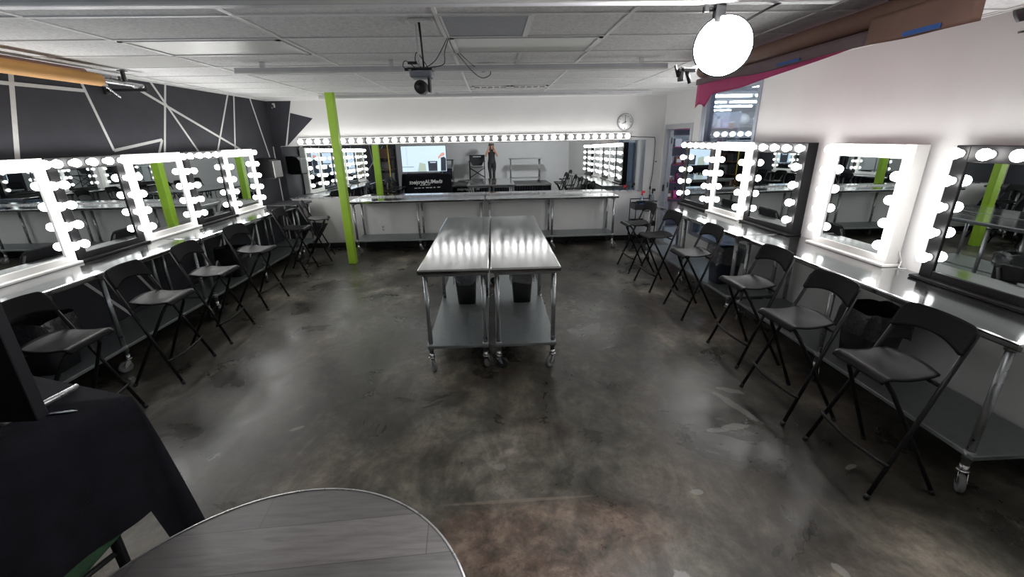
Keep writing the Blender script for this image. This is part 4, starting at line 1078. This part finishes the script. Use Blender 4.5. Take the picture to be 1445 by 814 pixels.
# ------------------------------------------------------------------ person holding the phone
def skin_obj(name, verts, edges, radii, m, parent, loc=(0, 0, 0), root=0, sub=2):
    me = bpy.data.meshes.new(name); me.from_pydata(verts, edges, []); me.update()
    o = bpy.data.objects.new(name, me); COL.objects.link(o); o.parent = parent; o.location = loc
    sm = o.modifiers.new('skin', 'SKIN'); sm.use_smooth_shade = True
    sv = me.skin_vertices[0].data
    for i, r in enumerate(radii):
        sv[i].radius = r if isinstance(r, tuple) else (r, r); sv[i].use_root = (i in root if isinstance(root, list) else i == root)
    ss = o.modifiers.new('subsurf', 'SUBSURF'); ss.levels = sub; ss.render_levels = sub
    me.materials.append(M[m]); return o
PX, PY = -.03, -.34
person = thing('person', 'person in black sleeveless top and trousers holding up a phone, seen in the back mirror', 'person', (PX, PY, SZ + .006))
K = .955
V_ = [(0, 0, .86), (0, .0, .98), (0, -.005, 1.08), (0, 0, 1.20), (0, -.01, 1.29), (0, .0, 1.345), (0, .03, 1.42)]   # pelvis..head base
R_ = [(.120, .085), (.115, .088), (.115, .085), (.135, .09), (.10, .07), (.047, .047), (.05, .05)]
E_ = [(i, i + 1) for i in range(6)]
def limb(parent_i, pts, rs):
    p = parent_i
    for q, r in zip(pts, rs):
        V_.append(q); R_.append(r); E_.append((p, len(V_) - 1)); p = len(V_) - 1
    return p
wrist = {}
for s in (-1, 1):
    limb(0, [(s * .085, 0, .79), (s * .085, .0, .62), (s * .075, .012, .455), (s * .07, -.012, .30), (s * .068, -.02, .09), (s * .07, .0, .035), (s * .078, .10, .022)], [(.075, .078), (.070, .074), (.054, .056), (.052, .055), (.034, .036), (.036, .032), (.034, .018)])
    wrist[s] = limb(4, [(s * .15, -.005, 1.285), (s * .21, .05, 1.15), (s * .235, .12, 1.09), (s * .17, .24, 1.27), (s * .125, .29, 1.375), (s * .112, .305, 1.415)], [(.058, .056), (.042, .044), (.038, .038), (.033, .033), (.023, .026), (.026, .034)])
Vs = [tuple(Vector(v) * K) for v in V_]; Rs = [(r[0] * K, r[1] * K) for r in R_]
# head as extra vertices
hz = [(0, .035, 1.455), (0, .04, 1.50), (0, .03, 1.555), (0, .02, 1.60)]
hr = [(.055, .060), (.070, .082), (.076, .092), (.055, .07)]
p = 6
for q, r in zip(hz, hr):
    Vs.append(tuple(Vector(q) * K)); Rs.append((r[0] * K, r[1] * K)); E_.append((p, len(Vs) - 1)); p = len(Vs) - 1
# nose, ears
for q, r in (((0, .14, 1.505), .010), ((.085, .02, 1.515), .014), ((-.085, .02, 1.515), .014)):
    Vs.append(tuple(Vector(q) * K)); Rs.append((r, r)); E_.append((len(hz) + 6 + 14 * 0 + 0 if False else (p - 2), len(Vs) - 1))
# fingers and thumbs curled round the phone ends
for s in (-1, 1):
    wv = Vector(V_[wrist[s]])
    for k, ln in enumerate((.9, 1.0, .95, .8)):
        zo = .022 - .019 * k
        pts = [wv + Vector((-s * .008, .018, .03 + zo)), wv + Vector((-s * .02, .034 * ln, .036 + zo)), wv + Vector((-s * .045, .036 * ln, .034 + zo))]
        p = wrist[s]
        for q, r in zip(pts, (.0095, .0085, .0075)):
            Vs.append(tuple(Vector(q) * K)); Rs.append((r, r)); E_.append((p, len(Vs) - 1)); p = len(Vs) - 1
    p = wrist[s]
    for q, r in zip([wv + Vector((-s * .02, -.015, .012)), wv + Vector((-s * .045, -.012, .022))], (.011, .0095)):
        Vs.append(tuple(Vector(q) * K)); Rs.append((r, r)); E_.append((p, len(Vs) - 1)); p = len(Vs) - 1
skin_obj('body', Vs, E_, Rs, 'skin', person)
# clothing: top and trousers follow the same skeleton a little fuller
tv = [(0, 0, .74), (0, 0, .86), (0, 0, .98), (0, -.005, 1.08), (0, 0, 1.20), (0, -.008, 1.275), (0, -.004, 1.345), (.150, -.005, 1.292), (-.150, -.005, 1.292)]
tr = [(.172, .132), (.174, .130), (.148, .114), (.136, .104), (.160, .114), (.140, .104), (.072, .070), (.078, .076), (.078, .076)]
te = [(0, 1), (1, 2), (2, 3), (3, 4), (4, 5), (5, 6), (5, 7), (5, 8)]
skin_obj('sleeveless_top', [tuple(Vector(v) * K) for v in tv], te, [(a * K, b * K) for a, b in tr], 'black_cloth', person)
pv, pr_, pe, proots = [], [], [], []
for s in (-1, 1):
    p = None
    for q, r in zip([(s * .058, 0, .92), (s * .076, 0, .81), (s * .083, 0, .72), (s * .085, .0, .62), (s * .075, .012, .455), (s * .07, -.012, .30), (s * .068, -.02, .07)], [(.098, .108), (.096, .104), (.092, .096), (.084, .088), (.062, .064), (.060, .063), (.047, .048)]):
        pv.append(q); pr_.append(r)
        if p is None: proots.append(len(pv) - 1)
        else: pe.append((p, len(pv) - 1))
        p = len(pv) - 1
skin_obj('trousers', [tuple(Vector(v) * K) for v in pv], pe, [(a * K, b * K) for a, b in pr_], 'black_cloth', person, root=proots)
for s in (-1, 1):
    skin_obj('shoe', [tuple(Vector(v) * K) for v in [(s * .07, -.03, .036), (s * .072, .05, .036), (s * .08, .125, .030)]], [(0, 1), (1, 2)], [(.036, .030), (.038, .028), (.036, .022)], 'rubber', person, sub=1)
hv = [(0, .0, 1.585), (0, -.03, 1.555), (0, -.05, 1.48), (0, -.05, 1.40), (0, -.05, 1.30), (.05, -.01, 1.56), (-.05, -.01, 1.56), (.078, -.005, 1.47), (-.078, -.005, 1.47), (.08, .0, 1.36), (-.08, .0, 1.36)]
he = [(0, 1), (1, 2), (2, 3), (3, 4), (0, 5), (0, 6), (5, 7), (6, 8), (7, 9), (8, 10)]
hrr = [(.075, .078), (.085, .072), (.078, .055), (.07, .045), (.05, .035), (.045, .06), (.045, .06), (.03, .05), (.03, .05), (.022, .03), (.022, .03)]
skin_obj('hair', [tuple(Vector(v) * K) for v in hv], he, [(a * K, b * K) for a, b in hrr], 'hair', person)
for s in (-1, 1):
    bm = BM(); lathe(bm, [(0, .012), (.007, .010), (.011, .004), (.012, 0)], (s * .028, .118, 1.452), (0, 1, 0), 12); obj('eye', bm, 'clock_face', person)
bm = BM(); sheet(bm, lambda i, j: (-.022 + .044 * i / 8, .118 - .004 * abs(i - 4) / 4, 1.395 + (.006 * j / 3 - .003) * (1 - abs(i - 4) / 4.5)), 9, 4, .004); obj('mouth', bm, 'lip', person)
t = thing('smartphone', 'black smartphone held up sideways in front of the face', 'phone', (-.035, -.030, 1.985))
bm = BM(); bx(bm, -.078, .078, -.005, .004, -.037, .037, 0, .004); obj('phone_body', bm, 'black_plastic', t)
bm = BM(); lathe(bm, [(0, 0), (.009, 0), (.009, .002), (0, .002)], (.055, .0042, .018), (0, 1, 0), 16); lathe(bm, [(0, 0), (.009, 0), (.009, .002), (0, .002)], (.055, .0042, -.008), (0, 1, 0), 16); obj('lens_ring', bm, 'grey_plastic', t)

# ------------------------------------------------------------------ shop beyond the right wall
GX0, GX1, GY0, GY1, GZ = XR + .12, 11.0, 3.0, 20.0, 2.86
bm = BM(); bx(bm, GX0, GX1, GY0, GY1, -.1, -.001); struct('floor_shop', bm, 'shop_floor', 'pale floor of the shop beyond the window', 'floor')
bm = BM(); bx(bm, GX0, GX1, GY0, GY1, GZ, GZ + .1); struct('ceiling_shop', bm, 'shop_dark', 'blue grey ceiling of the shop beyond the window', 'ceiling')
bm = BM(); bx(bm, GX0, GX1, GY1, GY1 + .1, 0, GZ); struct('wall_shop_back', bm, 'shop_wall', 'far wall of the shop beyond the window', 'wall')
bm = BM(); bx(bm, GX1, GX1 + .1, GY0, GY1, 0, GZ); struct('wall_shop_right', bm, 'shop_wall', 'right wall of the shop beyond the window', 'wall')
bm = BM(); bx(bm, GX0, GX1, GY0 - .1, GY0, 0, GZ); struct('wall_shop_front', bm, 'shop_wall', 'near wall of the shop beyond the window', 'wall')
bm = BM(); bx(bm, GX0 - .12, GX0, YB + .12, GY1, 0, GZ); struct('wall_shop_left', bm, 'shop_wall', 'left wall of the shop beyond the doorway', 'wall')
bm = BM(); bx(bm, GX0 - .12, GX0, GY0, YB + .12, ZC + .1, GZ); struct('trim_3', bm, 'shop_wall', 'wall strip above the window on the shop side', 'wall')
lab = ['nearest', 'second', 'third', 'fourth', 'fifth', 'farthest']
for k, (y, z) in enumerate(((7.6, 2.72), (9.6, 2.72), (11.4, 2.72), (13.2, 2.72), (15.2, 2.72), (17.6, 2.72))):
    t = thing('fluorescent_light', lab[k] + ' fluorescent ceiling light in the shop behind the tall window', 'ceiling light', (4.9 + .22 * (y - 7), y, z))
    bm = BM(); bx(bm, -1.3, 1.3, -.07, .07, .05, .10, 0, .01); obj('housing', bm, 'white_plastic', t)
    for dx in (-.65, .65):
        bm = BM(); tube(bm, [(dx - .6, 0, .02), (dx + .6, 0, .02)], .024, 10); obj('lamp_tube', bm, 'tube', t)
    for dx in (-1, 1):
        bm = BM(); tube(bm, [(dx, 0, .10), (dx, 0, .14)], .006, 6); obj('hanger', bm, 'alu', t)
# display shelf behind the doorway
cols = {'plum': (.22, .05, .12), 'pink': (.80, .12, .38), 'pale': (.80, .78, .84), 'dark': (.03, .02, .03), 'lilac': (.55, .46, .85), 'brown': (.26, .10, .07)}
for n_, c in cols.items(): M['p_' + n_] = mat('product_' + n_, c, .35, var=.1)
def display(x, y, w, n, label, zs, dens):
    t = thing('display_shelf', label, 'shelf', (x, y, 0))
    for sx in (-w / 2, w / 2):
        bm = BM(); bx(bm, sx - .02, sx + .02, -.2, .2, 0, zs[-1] + .35, 0, .004); obj('side_panel', bm, 'shop_dark', t)
    bm = BM(); bx(bm, -w / 2 + .02, w / 2 - .02, .18, .2, 0, zs[-1] + .35); obj('back_panel', bm, 'shop_wall', t)
    for z in zs:
        bm = BM(); bx(bm, -w / 2 + .02, w / 2 - .02, -.2, .18, z, z + .025); obj('shelf_board', bm, 'p_plum', t)
proto = {}
def product(kind, coln, loc, group):
    key = (kind, coln)
    lbls = {'bottle': '%s cosmetic bottle on the shop shelf seen through the doorway', 'box': '%s cosmetic box on the shop shelf seen through the doorway', 'jar': '%s cosmetic jar on the shop shelf seen through the doorway'}
    words = {'plum': 'plum coloured', 'pink': 'bright pink', 'pale': 'pale grey', 'dark': 'near black', 'lilac': 'lilac', 'brown': 'brown'}
    if key not in proto:
        t = thing('cosmetic_' + kind, lbls[kind] % words[coln], 'cosmetics', loc, 0, words[coln] + ' cosmetic ' + kind + ' stock on the shop shelf')
        bm = BM()
        if kind == 'bottle':
            lathe(bm, [(0, 0), (.045, 0), (.048, .01), (.048, .15), (.03, .18), (0, .18)], seg=14); obj('bottle_body', bm, 'p_' + coln, t)
            bm = BM(); lathe(bm, [(0, .181), (.02, .181), (.02, .24), (0, .24)], seg=12); obj('cap', bm, 'p_dark', t)
        elif kind == 'jar':
            lathe(bm, [(0, 0), (.055, 0), (.06, .01), (.06, .09), (0, .09)], seg=14); obj('jar_body', bm, 'p_' + coln, t)
            bm = BM(); lathe(bm, [(0, .091), (.062, .091), (.062, .12), (0, .12)], seg=14); obj('lid', bm, 'p_pale', t)
        else:
            bx(bm, -.07, .07, -.05, .05, 0, .16, 0, .003); obj('box_body', bm, 'p_' + coln, t)
            bm = BM(); bx(bm, -.05, .05, -.0515, -.0505, .04, .11); obj('front_panel', bm, 'p_pale', t)
        proto[key] = t; return t
    return dup(proto[key], loc, 0)
rnd = random.Random(4)
SHX, SHY, SHW = 4.45, 9.9, 1.7
zs = [.25, .62, .99, 1.36, 1.73, 2.10]
display(SHX, SHY, SHW, 6, 'dark shelf of cosmetics in the shop seen through the doorway', zs, 1)
pal = list(cols)
for z in zs:
    x = SHX - SHW / 2 + .16
    while x < SHX + SHW / 2 - .12:
        product(rnd.choice(['bottle', 'bottle', 'box', 'jar']), rnd.choice(pal), (x, SHY - .09, z + .0255), None); x += rnd.uniform(.14, .19)
# upper display behind the window
t = thing('display_shelf', 'high dark shelf with white globes in the shop behind the window', 'shelf', (6.3, 12.2, 0))
for sx in (-1.6, 1.6):
    bm = BM(); bx(bm, sx - .03, sx + .03, -.2, .2, 0, 2.2); obj('side_panel', bm, 'shop_dark', t)
bm = BM(); bx(bm, -1.57, 1.57, .17, .2, 0, 2.2); obj('back_panel', bm, 'shop_dark', t)
for z in (.7, 1.3, 1.85, 2.2):
    bm = BM(); bx(bm, -1.66, 1.66, -.2, .2 if z > 2 else .17, z, z + .03); obj('shelf_board', bm, 'p_dark', t)
g0 = None
for k in range(7):
    p = (6.3 - 1.35 + .45 * k, 12.2, 2.2305)
    if g0 is None:
        g0 = thing('white_globe', 'white globe on top of the high shelf behind the window', 'globe', p, 0, 'white globes on the high shop shelf')
        bm = BM(); lathe(bm, [(0, 0), (.07, 0), (.13, .05), (.155, .13), (.13, .21), (.07, .26), (0, .275)], seg=20); obj('globe', bm, 'white_plastic', g0)
        bm = BM(); lathe(bm, [(0, .274), (.02, .274), (.02, .29), (0, .29)], seg=12); obj('cap', bm, 'alu', g0)
    else: dup(g0, p, 0)

# ------------------------------------------------------------------ view, world, sampling options
w = bpy.data.worlds.new('world'); scn.world = w; w.use_nodes = True
w.node_tree.nodes['Background'].inputs[0].default_value = (.8, .85, 1, 1); w.node_tree.nodes['Background'].inputs[1].default_value = .05
scn.view_settings.view_transform = 'Standard'; scn.view_settings.look = 'None'; scn.view_settings.gamma = 1.0
scn.view_settings.use_curve_mapping = False; scn.view_settings.exposure = 1.38
cy = scn.cycles
cy.use_denoising = True; cy.max_bounces = 9; cy.diffuse_bounces = 4; cy.glossy_bounces = 6; cy.transparent_max_bounces = 12
cy.sample_clamp_indirect = .8; cy.caustics_reflective = True; cy.use_light_tree = True; cy.blur_glossy = 1.0; cy.denoising_input_passes = 'RGB_ALBEDO_NORMAL'; cy.denoising_prefilter = 'ACCURATE'
